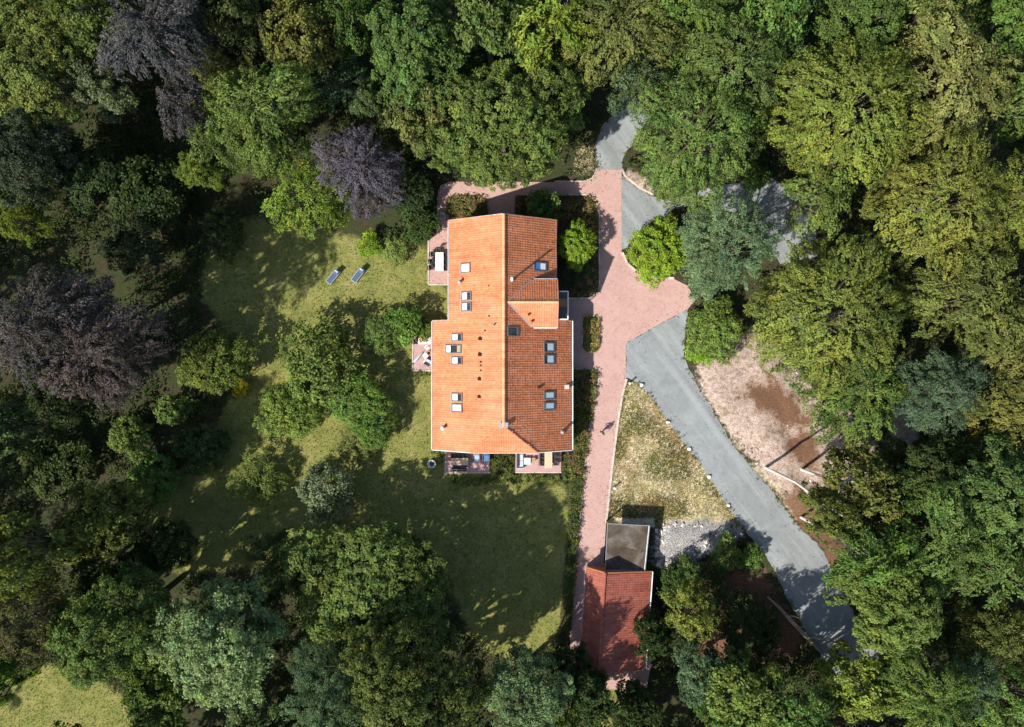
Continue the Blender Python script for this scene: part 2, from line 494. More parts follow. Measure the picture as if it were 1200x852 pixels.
ROADS = dict(
    gravel_drive=[(733.5, 402), (772, 380), (806, 362), (803, 392), (801, 418), (815, 448), (840, 488), (862, 525), (885, 553), (905, 575), (934, 615), (962, 642), (988, 690), (1001, 720), (1040, 780), (1020, 840), (985, 800), (950, 752), (925, 705), (903, 660), (880, 630), (857, 600), (830, 557), (800, 516), (783, 494), (763, 465), (748, 450), (738, 443), (733.5, 442)],
    gravel_turning_area=[(728.5, 210), (733, 211), (748, 222), (765, 230), (784, 236), (815, 225), (845, 217), (905, 209), (950, 235), (960, 300), (915, 310), (885, 262), (840, 240), (790, 243), (776, 258), (762, 262), (745, 276), (733, 291), (728.5, 293)],
    gravel_lane=[(700, 199), (697, 185), (699, 165), (705, 148), (722, 130), (745, 100), (775, 105), (768, 128), (752, 150), (744, 168), (735, 176), (730, 186), (728.5, 199)],
)
# lower soil under roads so that the sheets sit clear of it
road_d = np.full(GX.shape, -99.0)
BRICK = dict(
    brick_path=[(700, 199), (728.5, 199), (728.5, 295), (734, 309), (745, 319), (765, 326), (790, 327), (806, 335), (815, 352), (806, 362), (772, 380), (733.5, 402), (733.5, 443), (729, 462), (724, 490), (717, 545), (711, 600), (709, 632), (707, 668), (690, 690), (680, 765), (668, 765), (668, 740), (672, 700), (675, 650), (681, 598), (685, 550), (690, 508), (697, 463), (701.5, 443), (700, 437), (695, 433), (674, 433), (660, 433), (660, 349), (690, 349), (699, 344), (702, 334), (701.5, 250), (698, 236), (690, 229), (650, 229), (604, 229), (603, 262), (572, 262), (571, 240), (565, 229), (535, 228), (527, 231), (525, 240), (527, 256), (527, 262), (527, 333), (502, 333), (502, 282), (512, 275), (513, 225), (517, 217), (527, 213), (570, 213), (650, 213.5), (684, 213.5), (694, 210)],
    terrace_west=[(484, 394), (510, 394), (510, 434), (484, 434)],
    terrace_south_west=[(522, 520), (573.5, 520), (573.5, 553.5), (522, 553.5)],
    terrace_south_east=[(604, 520), (657.5, 520), (657.5, 553), (604, 553)],
    garage_forecourt=[(704, 770), (764, 770), (758, 806), (710, 808)],
)
for p in list(ROADS.values()) + list(BRICK.values()):
    road_d = np.maximum(road_d, sdist(G(p), GX, GY))
for p in ([(508, 250), (672, 250), (672, 530), (508, 530)], [(690, 608), (770, 608), (770, 790), (690, 790)]):
    road_d = np.maximum(road_d, sdist(G(p), GX, GY))
flat = np.clip(road_d / 0.8 + 1.0, 0, 1)
GZ = GZ * (1 - flat) - 0.03 * flat
nX, nY = len(gx), len(gy)
idx = np.arange(nX * nY).reshape(nY, nX)
gf = np.stack([idx[:-1, :-1], idx[:-1, 1:], idx[1:, 1:], idx[1:, :-1]], -1).reshape(-1, 4)
gme = np_mesh("ground", np.stack([GX, GY, GZ], -1).reshape(-1, 3), 4, gf, M["ground"], smooth=True)
for k, a in attrs.items():
    at = gme.attributes.new(k, 'FLOAT', 'POINT'); at.data.foreach_set("value", a.astype(np.float32).ravel())
tag(link_mesh("ground", gme), "forest floor, lawns and bare sandy soil around the house", kind="structure")

def sheet(name, pts, z, mat, label, wob=0.0, thick=0.06, seed=0):
    r = random.Random(seed)
    q = G(pts)
    out = []
    for i in range(len(q)):                       # subdivide and wobble so that edges are not ruled
        a, b = q[i], q[(i + 1) % len(q)]
        L = math.hypot(b[0] - a[0], b[1] - a[1]); n = max(1, int(L / 0.3)) if wob else 1
        for k in range(n):
            t = k / n
            out.append((a[0] + (b[0] - a[0]) * t + r.uniform(-wob, wob), a[1] + (b[1] - a[1]) * t + r.uniform(-wob, wob)))
    area = sum(out[i][0] * out[(i + 1) % len(out)][1] - out[(i + 1) % len(out)][0] * out[i][1] for i in range(len(out)))
    if area < 0: out.reverse()
    o = MB().prism(out, z - thick, z).build(name, mat)
    return tag(o, label, kind="structure")
sheet("gravel_drive", ROADS["gravel_drive"], 0.012, M["gravel"], "pale grey gravel drive running south-east into the wood", .10, seed=1)
sheet("gravel_turning_area", ROADS["gravel_turning_area"], 0.012, M["gravel"], "grey turning area beside the top of the brick path", .06, seed=2)
sheet("gravel_lane", ROADS["gravel_lane"], 0.012, M["gravel"], "grey lane leaving north under the trees", .06, seed=3)
sheet("brick_path", BRICK["brick_path"], 0.03, M["paving"], "pink red clay brick path and forecourt east of the house")
sheet("terrace", BRICK["terrace_west"], 0.03, M["paving2"], "small brick terrace on the west side of the house")
sheet("terrace", BRICK["terrace_south_west"], 0.03, M["paving2"], "brick terrace below the south-west corner of the house")
sheet("terrace", BRICK["terrace_south_east"], 0.03, M["paving2"], "brick terrace below the south-east corner of the house")
sheet("forecourt", BRICK["garage_forecourt"], 0.03, M["paving"], "sunlit brick strip at the south end of the garage")

def kerb(pts, closed=False, w=0.13, z=0.09, seg=None):
    mb = MB(); q = G(pts)
    n = len(q)
    for i in range(n if closed else n - 1):
        a, b = q[i], q[(i + 1) % n]
        L = math.hypot(b[0] - a[0], b[1] - a[1]); ang = math.atan2(b[1] - a[1], b[0] - a[0])
        m = max(1, round(L / 1.0))
        for k in range(m):
            t = (k + .5) / m
            mb.box((a[0] + (b[0] - a[0]) * t, a[1] + (b[1] - a[1]) * t, z / 2 - .03), (L / m - .012, w, z + .06), ang)
    return tag(mb.build("kerb", M["kerb"]), "pale concrete edging between paving and beds", kind="structure")
kerb([(574, 433), (660, 433), (674, 432.5), (695, 432.5), (700, 436), (702, 443), (697, 463), (690, 508), (685, 550), (681, 598), (675, 650), (672, 700)][2:])
kerb([(652, 349.5), (690, 349.5), (699, 344.5), (702.4, 334), (702, 250), (698.6, 236), (690, 228.3), (652, 228.3)])
kerb([(650, 212.6), (684, 212.6), (694, 209), (699.5, 198)])
kerb([(729.2, 198), (731.5, 205), (738, 211), (750, 220.5), (766, 228.5)], w=.2)
kerb([(729.2, 296), (734.7, 308.5), (745.5, 318.2), (765, 325.2), (790, 326.2)], w=.25)
kerb([(734.3, 444), (729.7, 462), (724.7, 490), (717.7, 545), (711.7, 600), (710, 612)], w=.22, z=.05)
kerb([(502, 282), (502, 333.6), (527, 333.6)])
kerb([(484, 394), (483.6, 434.4), (510, 434.4)])
kerb([(522, 534), (521.6, 554), (574, 554)], z=.05)
kerb([(604, 553.6), (658, 553.6)], z=.05)

island = [(683, 373), (686, 370), (699, 370), (703, 374), (703, 406), (698, 413), (687, 413), (682.5, 408)]
M["soil"] = plain("dark_bed_soil", (.06, .042, .03), .95, .4, 6, .1, 0, .5)
sheet("planting_bed", island, .07, M["soil"], "oval island of dark soil in the brick forecourt")
kerb(island, True, .12, .1)

# ------------------------------------------------------------------ roof tiles
def tiles(name, mat, parent, origin, es, et, s_rng, t_rng, inside, cw=0.235, rw=0.315, seed=0, lift=0.0):
    """courses of pantiles: origin + s*es + t*et, t runs down the slope"""
    r = np.random.default_rng(seed)
    es = np.array(es, float); et = np.array(et, float); n = np.cross(es, et); n /= np.linalg.norm(n)
    if n[2] < 0: n = -n
    ss = np.arange(s_rng[0], s_rng[1], cw); tt = np.arange(t_rng[0], t_rng[1], rw)
    A, B = np.meshgrid(ss, tt); A = A.ravel(); B = B.ravel()
    ctr = np.array(origin) + (A + cw / 2)[:, None] * es + (B + rw / 2)[:, None] * et
    ok = inside(ctr[:, 0], ctr[:, 1]); A = A[ok]; B = B[ok]; N = len(A)
    if N == 0: return None
    u = np.array([0, .2, .42, .7, 1.0]); prof = np.array([.024, .017, .002, .0, .020])
    tilt = r.normal(0, .006, N); sk = r.normal(0, .004, N) + .012 * np.sin(A * 1.3 + B * .5)
    V = np.zeros((N, 3, 5, 3))
    for row, (tq, h) in enumerate(((0.0, 0.0), (rw + .03, .016), (rw + .03, -.006))):
        for k in range(5):
            s = A + u[k] * cw * 1.01 + sk
            t = B + tq + sk * 2
            hh = prof[k] + h + lift + tilt * (1 if row else .3)
            V[:, row, k] = np.array(origin) + s[:, None] * es + t[:, None] * et + hh[:, None] * n
    base = (np.arange(N) * 15)[:, None]
    F = []
    flip = np.dot(np.cross(es, et), n) < 0
    for row in (0, 1):
        for k in range(4):
            a = row * 5 + k
            q = [a, a + 1, a + 6, a + 5]
            if flip: q.reverse()
            F.append(base + np.array(q))
    F = np.stack(F, 1).reshape(-1, 4)
    tone = np.repeat(np.clip(r.normal(.5, .19, N), 0, 1), 8)
    me = np_mesh(name, V.reshape(-1, 3), 4, F, mat, {"tone": tone})
    return tag(link_mesh(name, me, parent), kind="stuff")

def ridge_run(name, a, b, parent, mat, w=.15, step=.38, lift=.06):
    """half-round ridge tiles laid end to end"""
    a = Vector(a); b = Vector(b); L = (b - a).length; d = (b - a).normalized()
    side = d.cross(Vector((0, 0, 1))).normalized(); up = side.cross(d)
    m = max(1, int(L / step)); V, F, T = [], [], []
    r = random.Random(int(L * 100))
    for i in range(m):
        p0 = a + d * (L * i / m); p1 = a + d * (L * (i + 1) / m + .03)
        n0 = len(V); tone = r.random()
        for p, s in ((p0, .92), (p1, 1.08)):
            for k in range(6):
                t = math.pi * k / 5
                V.append(p + side * math.cos(t) * w * s + up * (math.sin(t) * w * .75 * s - .04 + lift))
        for k in range(5): F.append((n0 + k, n0 + k + 1, n0 + k + 7, n0 + k + 6)); T.append(tone)
    me = np_mesh(name, V, 4, F, mat, {"tone": T})
    return tag(link_mesh(name, me, parent), kind="stuff")

# ------------------------------------------------------------------ the house
house = empty("house", (0, 0, 0), 0, "long farmhouse with orange tiled roof, skylights and dormer in the clearing", "house")
ZR, K, XR = 8.45, 0.77, -0.80
YN, YS, YW = 14.45, -8.82, 4.35
XW1, XE1, XW2, XE2 = -6.38, 4.36, -8.15, 6.12
HW = 3.3                              # half width of the half hip at its foot
YH = -6.05
KH = K * HW / (YH - YS)
YD, ZD, HD, XD = 5.95, 8.16, 2.36, 4.46     # dormer ridge line, height, half width, east end
zmain = lambda x: ZR - K * abs(x - XR)
zdor = lambda y: ZD - K * abs(y - YD)
# walls
def wall_poly(xw, xe, y0, y1):
    return MB().prism([(xw, y0), (xe, y0), (xe, y1), (xw, y1)], -.05, 2.0)
wb = MB()
def gable_block(mb, xw, xe, y0, y1, drop=.22):
    prof = [(xw, -.05), (xe, -.05), (xe, zmain(xe) - drop), (XR, ZR - drop), (xw, zmain(xw) - drop)]
    n = len(prof)
    vs = [(x, y0, z) for x, z in prof] + [(x, y1, z) for x, z in prof]
    mb.add(vs, [tuple(range(n)), tuple(range(2 * n - 1, n - 1, -1))] + [(i, i + n, (i + 1) % n + n, (i + 1) % n) for i in range(n)])
gable_block(wb, XW1 + .35, XE1 - .35, YW - .6, YN - .25)
# wide part: its south gable is cut by the half hip
xw, xe = XW2 + .4, XE2 - .4
ys = YS + .35
zt = ZR - K * HW - .25
prof = [(xw, -.05), (xe, -.05), (xe, zmain(xe) - .22), (XR + HW, zt), (XR - HW, zt), (xw, zmain(xw) - .22)]
n = len(prof)
wb.add([(x, ys, z) for x, z in prof] + [(x, YW - .25, z) for x, z in prof],
       [tuple(range(n)), tuple(range(2 * n - 1, n - 1, -1))] + [(i, i + n, (i + 1) % n + n, (i + 1) % n) for i in range(n)])
wb.build("wall", M["brickwall"], house)
# dormer body, flush with the wall below it
dw = MB()
dprof = [(YD - HD + .3, 0.0), (YD + HD - .3, 0.0), (YD + HD - .3, zdor(YD + HD - .3) - .2), (YD, ZD - .2), (YD - HD + .3, zdor(YD - HD + .3) - .2)]
n = 5
dw.add([(2.0, y, z) for y, z in dprof] + [(XD - .28, y, z) for y, z in dprof],
       [tuple(range(n - 1, -1, -1)), tuple(range(n, 2 * n))] + [(i, (i + 1) % n, (i + 1) % n + n, i + n) for i in range(n)])
dw.build("dormer_wall", M["brickwall"], house)

# roof slabs (the battens and underside), tiles lie on them
rf = MB()
def slab(mb, poly, zf, off=.03, th=.14):
    a = sum(poly[i][0] * poly[(i + 1) % len(poly)][1] - poly[(i + 1) % len(poly)][0] * poly[i][1] for i in range(len(poly)))
    if a < 0: poly = poly[::-1]
    n = len(poly)
    top = [(x, y, zf(x, y) - off) for x, y in poly]; bot = [(x, y, z - th) for x, y, z in top]
    mb.add(bot + top, [tuple(range(n - 1, -1, -1)), tuple(range(n, 2 * n))] + [(i, (i + 1) % n, (i + 1) % n + n, i + n) for i in range(n)])
slab(rf, [(XR, YN), (XW1, YN), (XW1, YW), (XW2, YW), (XW2, YS), (XR - HW, YS), (XR, YH)], lambda x, y: zmain(x))
slab(rf, [(XR, YN), (XE1, YN), (XE1, YW), (XE2, YW), (XE2, YS), (XR + HW, YS), (XR, YH)], lambda x, y: zmain(x))
slab(rf, [(XR, YH), (XR - HW, YS), (XR + HW, YS)], lambda x, y: ZR - KH * (YH - y))
xv = XR + (ZR - ZD) / K                # where the dormer ridge meets the main plane
slab(rf, [(xv, YD), (xv + HD, YD + HD), (XD, YD + HD), (XD, YD)], lambda x, y: zdor(y))
slab(rf, [(xv, YD), (xv + HD, YD - HD), (XD, YD - HD), (XD, YD)], lambda x, y: zdor(y))
roof = rf.build("roof", M["under"], house)

cosK = 1 / math.sqrt(1 + K * K)
dnW = (-cosK, 0, -K * cosK); dnE = (cosK, 0, -K * cosK)
def in_dormer(x, y):
    return (np.abs(y - YD) < HD - .05) & (x < XD) & (ZD - K * np.abs(y - YD) > ZR - K * np.abs(x - XR) - .03)
def in_main(x, y):
    side_w = x < XR
    xlim = np.where(side_w, np.where(y > YW, XW1, XW2), np.where(y > YW, XE1, XE2))
    inx = np.where(side_w, x > xlim, x < xlim)
    hip = np.where(y < YH, ZR - KH * (YH - y), 99)
    return inx & (y > YS) & (y < YN) & (ZR - K * np.abs(x - XR) < hip + .03)
tiles("roof_tile", M["tile"], roof, (XR, YS + .02, ZR), (0, 1, 0), dnW, (0, YN - YS - .12), (.05, 10.2), lambda x, y: in_main(x, y) & (x < XR), seed=1)
tiles("roof_tile", M["tile"], roof, (XR, YS + .02, ZR), (0, 1, 0), dnE, (0, YN - YS - .12), (.05, 10.2), lambda x, y: in_main(x, y) & (x > XR) & ~in_dormer(x, y), seed=2)
cH = 1 / math.sqrt(1 + KH * KH)
tiles("roof_tile", M["tile"], roof, (XR, YH, ZR), (1, 0, 0), (0, -cH, -KH * cH), (-3.6, 3.6), (.05, 4.6),
      lambda x, y: (y > YS) & (ZR - KH * (YH - y) < ZR - K * np.abs(x - XR) + .03), seed=3)
tiles("roof_tile", M["tile"], roof, (xv, YD, ZD), (1, 0, 0), (0, cosK, -K * cosK), (0, XD - xv - .1), (.05, 3.4), lambda x, y: in_dormer(x, y), seed=4, lift=.01)
tiles("roof_tile", M["tile"], roof, (xv, YD, ZD), (1, 0, 0), (0, -cosK, -K * cosK), (0, XD - xv - .1), (.05, 3.4), lambda x, y: in_dormer(x, y), seed=5, lift=.01)
ridge_run("ridge_tile", (XR, YN, ZR), (XR, YH, ZR), roof, M["ridge"])
ridge_run("hip_tile", (XR, YH, ZR), (XR - HW, YS, ZR - K * HW), roof, M["tile"], .10, lift=.03)
ridge_run("hip_tile", (XR, YH, ZR), (XR + HW, YS, ZR - K * HW), roof, M["tile"], .11, lift=.04)
ridge_run("ridge_tile", (xv, YD, ZD), (XD, YD, ZD), roof, M["ridge"], .13)
MB().box((XR - .02, YH + .1, ZR + .06), (.9, .5, .05)).build("hip_saddle", M["lead"], roof)
# verges (barge boards) and valleys
def board(a, b, mat="white", parent=None):
    MB().tube([a, b], .055, 4).build("barge_board", M[mat], parent or house)
for (x0, x1, y, zf) in ((XW1, XR, YN + .03, zmain), (XR, XE1, YN + .03, zmain), (XW2, XR - HW, YS - .03, zmain), (XR + HW, XE2, YS - .03, zmain),
                        (XW2, XW1, YW + .03, zmain), (XE1, XE2, YW + .03, zmain)):
    board((x0, y, zf(x0) - .06), (x1, y, zf(x1) - .06))
board((XD + .03, YD - HD, zdor(YD - HD) - .06), (XD + .03, YD, ZD - .04))
board((XD + .03, YD, ZD - .04), (XD + .03, YD + HD, zdor(YD + HD) - .06))
va = MB()
va.tube([(xv, YD, ZD), (xv + HD, YD + HD, ZD - K * HD)], .09, 6); va.tube([(xv, YD, ZD), (xv + HD, YD - HD, ZD - K * HD)], .09, 6)
va.build("valley", M["lead"], roof)
def gutter(parent, a, b, r=.07, mat=None):
    MB().tube([a, b], r, 8).build("gutter", mat or M["zinc"], parent)
gutter(house, (XW1 - .07, YN, zmain(XW1) - .08), (XW1 - .07, YW, zmain(XW1) - .08), .055)
gutter(house, (XW2 - .07, YW, zmain(XW2) - .08), (XW2 - .07, YS, zmain(XW2) - .08), .06)
gutter(house, (XE1 + .07, YN, zmain(XE1) - .08), (XE1 + .07, YD + HD, zmain(XE1) - .08), .05, M["lead"])
gutter(house, (XE2 + .07, YW, zmain(XE2) - .08), (XE2 + .07, YS, zmain(XE2) - .08), .085, M["white"])
gutter(house, (XR - HW, YS - .07, ZR - K * HW - .1), (XR + HW, YS - .07, ZR - K * HW - .1), .06)
gutter(house, (xv + HD + .2, YD + HD + .06, zdor(YD + HD) - .07), (XD, YD + HD + .06, zdor(YD + HD) - .07), .05)
gutter(house, (xv + HD + .2, YD - HD - .06, zdor(YD - HD) - .07), (XD, YD - HD - .06, zdor(YD - HD) - .07), .05, M["white"])
for x, y in ((XW1 + .1, YN - .35), (XW2 + .15, YS + .6), (XE2 - .15, YS + .5), (XE2 - .15, YW - .6)):
    z = zmain(x) - .1
    MB().tube([(x, y, 0), (x, y, z)], .045, 6).build("downpipe", M["zinc"], house)

# skylights: (photo px, py, width along slope in px, width along ridge in px, kind)
def roof_z(px, py):
    z = 6.0
    for _ in range(12):
        p = P(px, py, z); z = zmain(p.x)
    return P(px, py, z)
def skylight(px, py, wx, wy, kind):
    p = roof_z(px, py); west = p.x < XR
    k = MPP * (CAMZ - p.z) / CAMZ
    a, b = wx * k / cosK, wy * k          # along slope, along ridge
    down = Vector(dnW if west else dnE); along = Vector((0, 1, 0)); nrm = along.cross(down)
    if nrm.z < 0: nrm = -nrm
    def fr(u, v, h): return p + down * u + along * v + nrm * h
    def obox(mb, u0, u1, v0, v1, h0, h1):
        vs = [fr(u, v, h) for h in (h0, h1) for u, v in ((u0, v0), (u1, v0), (u1, v1), (u0, v1))]
        fs = [(3, 2, 1, 0), (4, 5, 6, 7), (0, 1, 5, 4), (1, 2, 6, 5), (2, 3, 7, 6), (3, 0, 4, 7)]
        if (vs[1] - vs[0]).cross(vs[3] - vs[0]).dot(nrm) < 0: fs = [f[::-1] for f in fs]
        mb.add(vs, fs)
    f = .11
    fb = MB()
    obox(fb, -a / 2, a / 2, -b / 2, -b / 2 + f, .0, .13); obox(fb, -a / 2, a / 2, b / 2 - f, b / 2, .0, .13)
    obox(fb, -a / 2, -a / 2 + f * 1.3, -b / 2 + f, b / 2 - f, .0, .128); obox(fb, a / 2 - f, a / 2, -b / 2 + f, b / 2 - f, .0, .128)
    sk = fb.build("skylight", M["frame"], house)
    # lead apron below the window
    ap = MB(); obox(ap, a / 2 + .01, a / 2 + .14, -b / 2 - .05, b / 2 + .05, .05, .075); ap.build("flashing", M["lead"], sk)
    ia, ib = a / 2 - f, b / 2 - f
    def pane(u0, u1, v0, v1, mat, nm):
        q = MB(); obox(q, u0, u1, v0, v1, .05, .085); q.build(nm, mat, sk)
    s = -1 if west else 1
    if kind == 'white': pane(-ia, ia, -ib, ib, M["blind"], "pane")
    elif kind == 'blue':
        pane(-ia, ia * .1, -ib, ib, M["bluepane"], "blind"); pane(ia * .1 + .01, ia, -ib, ib, M["blind"], "pane")
    elif kind == 'half':      # blind half drawn, dark glass beside it
        pane(-ia, -ia * .1, -ib, ib, M["pane"] , "pane"); pane(-ia * .1 + .01, ia, -ib, ib, M["blind"], "blind")
    elif kind == 'dark': pane(-ia, ia, -ib, ib, M["pane"], "pane")
    elif kind == 'grey': pane(-ia, -ia * .35, -ib, ib, M["pane"], "pane"); pane(-ia * .35 + .01, ia, -ib, ib, M["greypane"], "blind")
    elif kind == 'pale': pane(-ia, ia, -ib, ib, M["greypane"], "pane")
    elif kind == 'brown':
        pane(-ia, -ia * .5, -ib, ib, M["brownpane"], "blind"); pane(-ia * .5 + .01, ia * .42, -ib, ib, M["pane"], "pane"); pane(ia * .42 + .01, ia, -ib, ib, M["blind"], "pane")
    return sk
for s in ((546.3, 314, 11.5, 11.5, 'white'), (547.3, 347, 12, 10.5, 'half'), (547.3, 359.5, 12, 10.5, 'half'), (536.2, 395.3, 13, 9.5, 'half'),
          (532, 409, 19.5, 10.5, 'brown'), (536.2, 422.6, 13, 9.5, 'half'), (536.2, 465.5, 13, 10, 'half'), (536.2, 478, 13, 10, 'pale'),
          (632.2, 312.5, 15, 10.5, 'blue'), (600.2, 388.5, 12, 11.5, 'dark'), (642.7, 407, 12.5, 11.5, 'grey'), (642.7, 421.3, 12.5, 11.5, 'grey'),
          (642.9, 463.5, 12.5, 9.5, 'pale'), (642.9, 476, 12.5, 9.5, 'pale')):
    skylight(*s)
def flue(px, py, h, r, mat, cap=True):
    p = roof_z(px, py)
    f = MB().tube([p - Vector((0, 0, .3)), p + Vector((0, 0, h))], r, 10)
    f.lathe([(r * 1.9, .02), (r * 1.35, .16), (r * 1.02, .22)], p, 10)
    o = f.build("flue", mat, house, True)
    if cap: MB().lathe([(r * .9, h), (r * 1.3, h + .03), (r * 1.3, h + .08), (r * .3, h + .14)], p, 12).build("cap", mat, o, True)
flue(538.6, 331, .75, .13, M["alu"]); flue(519, 501.5, .75, .15, M["white"]); flue(600, 328, 2.0, .10, M["white"])
flue(659, 506, .5, .14, M["lead"]); flue(578.5, 381, .45, .07, M["lead"])
def pipe_on_dormer(px, py):
    p = P(px, py, 7.4); p.z = zdor(p.y)
    MB().tube([p - Vector((0, 0, .2)), p + Vector((0, 0, .55))], .12, 10).build("flue", M["terracotta"], house, True)
pipe_on_dormer(618.5, 369.5); pipe_on_dormer(622.5, 377)
def tile_vent(px, py, s):
    p = roof_z(px, py); w = p.x < XR
    sg = -1 if w else 1
    v = MB()
    v.add([(p.x - sg * .25 * s, p.y - .14 * s, p.z + .04 + .2 * K * s), (p.x - sg * .25 * s, p.y + .14 * s, p.z + .04 + .2 * K * s),
           (p.x + sg * .12 * s, p.y - .13 * s, p.z + .22 * s), (p.x + sg * .12 * s, p.y + .13 * s, p.z + .22 * s),
           (p.x + sg * .12 * s, p.y - .13 * s, p.z - .1), (p.x + sg * .12 * s, p.y + .13 * s, p.z - .1)],
          [(0, 1, 3, 2), (2, 3, 5, 4), (0, 2, 4), (1, 5, 3)])
    o = v.build("tile_vent", M["dark"], house)
for px, py, s in ((562, 397, 1.1), (561.8, 415.5, 1.15), (561.2, 444, 1.05), (561, 465, 1), (563, 424.2, .55), (563, 428.3, .5), (563.2, 434, .5),
                  (568, 387.5, .5), (572.5, 335, .45), (572.8, 370.5, .5), (632, 454, .9)):
    tile_vent(px, py, s)
p = roof_z(664, 453.5); MB().box((p.x, p.y, p.z + .12), (.5, .45, .16)).build("roof_hatch", M["kerb"], house)

# wall windows and doors
def wall_window(x, y, z, w, h, face, kind="window"):
    """face: 'E','W','N','S' outward side"""
    dx, dy = {'E': (1, 0), 'W': (-1, 0), 'N': (0, 1), 'S': (0, -1)}[face]
    ax, ay = (0, 1) if dx else (1, 0)
    mb = MB()
    def bx(u, v, su, sv, off, th):
        return ((x + ax * u + dx * off, y + ay * u + dy * off, z + v), (abs(dx) * th + ax * su, abs(dy) * th + ay * su, sv))
    for u, v, su, sv in ((-w / 2, 0, .09, h), (w / 2, 0, .09, h), (0, h / 2, w - .09, .09), (0, -h / 2, w - .09, .09), (0, 0, .06, h - .09)):
        mb.box(*bx(u, v, su, sv, .02, .1))
    f = mb.build(kind, M["white"], house)
    g = MB().box(*bx(0, 0, w - .05, h - .05, .01, .03)).build("pane", M["pane"], f)
for y in (12.6, 9.6): wall_window(XW1 + .35, y, 1.5, 1.3, 1.4, 'W')
wall_window(XW1 + .35, 11.2, 1.1, 1.0, 2.1, 'W', "door")
for y in (-5.5, -2.4): wall_window(XW2 + .4, y, 1.3, 1.4, 1.0, 'W')
wall_window(XW2 + .4, 1.3, 1.05, 1.0, 2.0, 'W', "door")
for x in (-4.6, 2.8): wall_window(x, YS + .35, 1.1, 1.8, 2.1, 'S', "door")
for x in (-2.0, 0.6): wall_window(x, YS + .35, 4.6, 1.1, 1.3, 'S')
for x in (-3.6, -.8, 2.0): wall_window(x, YN - .25, 1.6, 1.1, 1.4, 'N')
wall_window(-.8, YN - .25, 5.2, 1.3, 1.4, 'N')
for y in (12.6, 10.2): wall_window(XE1 - .35, y, 1.6, 1.2, 1.4, 'E')
wall_window(XD - .28, YD, 1.1, 1.6, 2.1, 'E', "door"); wall_window(XD - .28, YD, 4.6, 1.7, 2.1, 'E', "door")
for y in (2.6, -1.2, -4.6): wall_window(XE2 - .4, y, 1.3, 1.3, 1.1, 'E')

# balcony on the dormer's east side
ZB = 3.2
bx0, bx1 = XD - .26, P(665.6, 357, ZB + .9).x
by1, by0 = P(660, 341.5, ZB + .9).y, P(660, 374, ZB + .9).y
bal = MB().box(((bx0 + bx1) / 2, (by0 + by1) / 2, ZB - .1), (bx1 - bx0, by1 - by0, .2)).build("balcony", M["frame"], house)
rl = MB()
for a, b in (((bx0, by1), (bx1, by1)), ((bx1, by1), (bx1, by0)), ((bx1, by0), (bx0, by0))):
    rl.tube([(a[0], a[1], ZB + .95), (b[0], b[1], ZB + .95)], .06, 6)
    n = int(math.hypot(b[0] - a[0], b[1] - a[1]) / .14)
    for i in range(n + 1):
        t = i / n; x, y = a[0] + (b[0] - a[0]) * t, a[1] + (b[1] - a[1]) * t
        rl.tube([(x, y, ZB), (x, y, ZB + .93)], .02 if 0 < i < n else .05, 4)
rl.build("railing", M["white"], bal)
for y in (by0 + .1, by1 - .1): MB().tube([(bx1 - .1, y, 0), (bx1 - .1, y, ZB - .2)], .07, 8).build("post", M["white"], bal)

# ------------------------------------------------------------------ garage and flat-roofed carport
garage = empty("garage", (0, 0, 0), 0, "garage with a weathered red tiled lopsided roof beside the south end of the brick path", "garage")
gN = P(709.4, 671.5, 4.5); gS = P(701.4, 788, 4.5)
gv = (gS - gN); gL = gv.length; gd = gv.normalized(); gs = Vector((-gd.y, gd.x, 0))    # gs points east
WW, WE = 1.75, 5.05
zW, zE = 2.45, 2.35
nW = (Vector((0, 0, zW - 4.5)) - gs * WW); nE = (Vector((0, 0, zE - 4.5)) + gs * WE)
gw = MB()
def gpt(t, s, z): p = gN + gd * t + gs * s; return (p.x, p.y, z)
prof = [(-WW + .25, -.05), (WE - .3, -.05), (WE - .3, zE - .05), (0, 4.28), (-WW + .25, zW + .1)]
n = 5
gw.add([gpt(.2, s, z) for s, z in prof] + [gpt(gL - .2, s, z) for s, z in prof],
       [tuple(range(n)), tuple(range(2 * n - 1, n - 1, -1))] + [(i, i + n, (i + 1) % n + n, (i + 1) % n) for i in range(n)])
gw.build("wall", M["brickwall"], garage)
gr = MB()
for s1, z1 in ((-WW, zW), (WE, zE)):
    q = [gpt(0, 0, 4.47), gpt(gL, 0, 4.47), gpt(gL, s1, z1 - .03), gpt(0, s1, z1 - .03)]
    if s1 > 0: q = q[::-1]
    q = q[::-1]
    lo = [(x, y, z - .12) for x, y, z in q]
    gr.add(lo + q, [(3, 2, 1, 0), (4, 5, 6, 7), (0, 1, 5, 4), (1, 2, 6, 5), (2, 3, 7, 6), (3, 0, 4, 7)])
groof = gr.build("roof", M["under"], garage)
tt = lambda x, y: np.ones_like(x, bool)
lW = nW.length; lE = nE.length
tiles("roof_tile", M["tile2"], groof, gN, -gd, nW.normalized(), (-gL, -.2), (.05, lW - .25), tt, seed=11)
tiles("roof_tile", M["tile2"], groof, gN, -gd, nE.normalized(), (-gL, -.2), (.05, lE - .25), tt, seed=12)
ridge_run("ridge_tile", gN, gS, groof, M["tile2"], .14)
a = Vector(gpt(0, WE + .07, zE - .07)); b = Vector(gpt(gL, WE + .07, zE - .07)); gutter(garage, a, b, .07, M["zinc"])
a = Vector(gpt(0, -WW - .07, zW - .07)); b = Vector(gpt(gL, -WW - .07, zW - .07)); gutter(garage, a, b, .05, M["lead"])
for t in (-.04, gL + .04):
    board(gpt(t, -WW, zW - .05), gpt(t, 0, 4.46), "under", garage); board(gpt(t, 0, 4.46), gpt(t, WE, zE - .05), "under", garage)
gd_ = MB()
gp0 = Vector(gpt(gL - .17, WE / 2, 1.05))
ang = math.atan2(gs.y, gs.x)
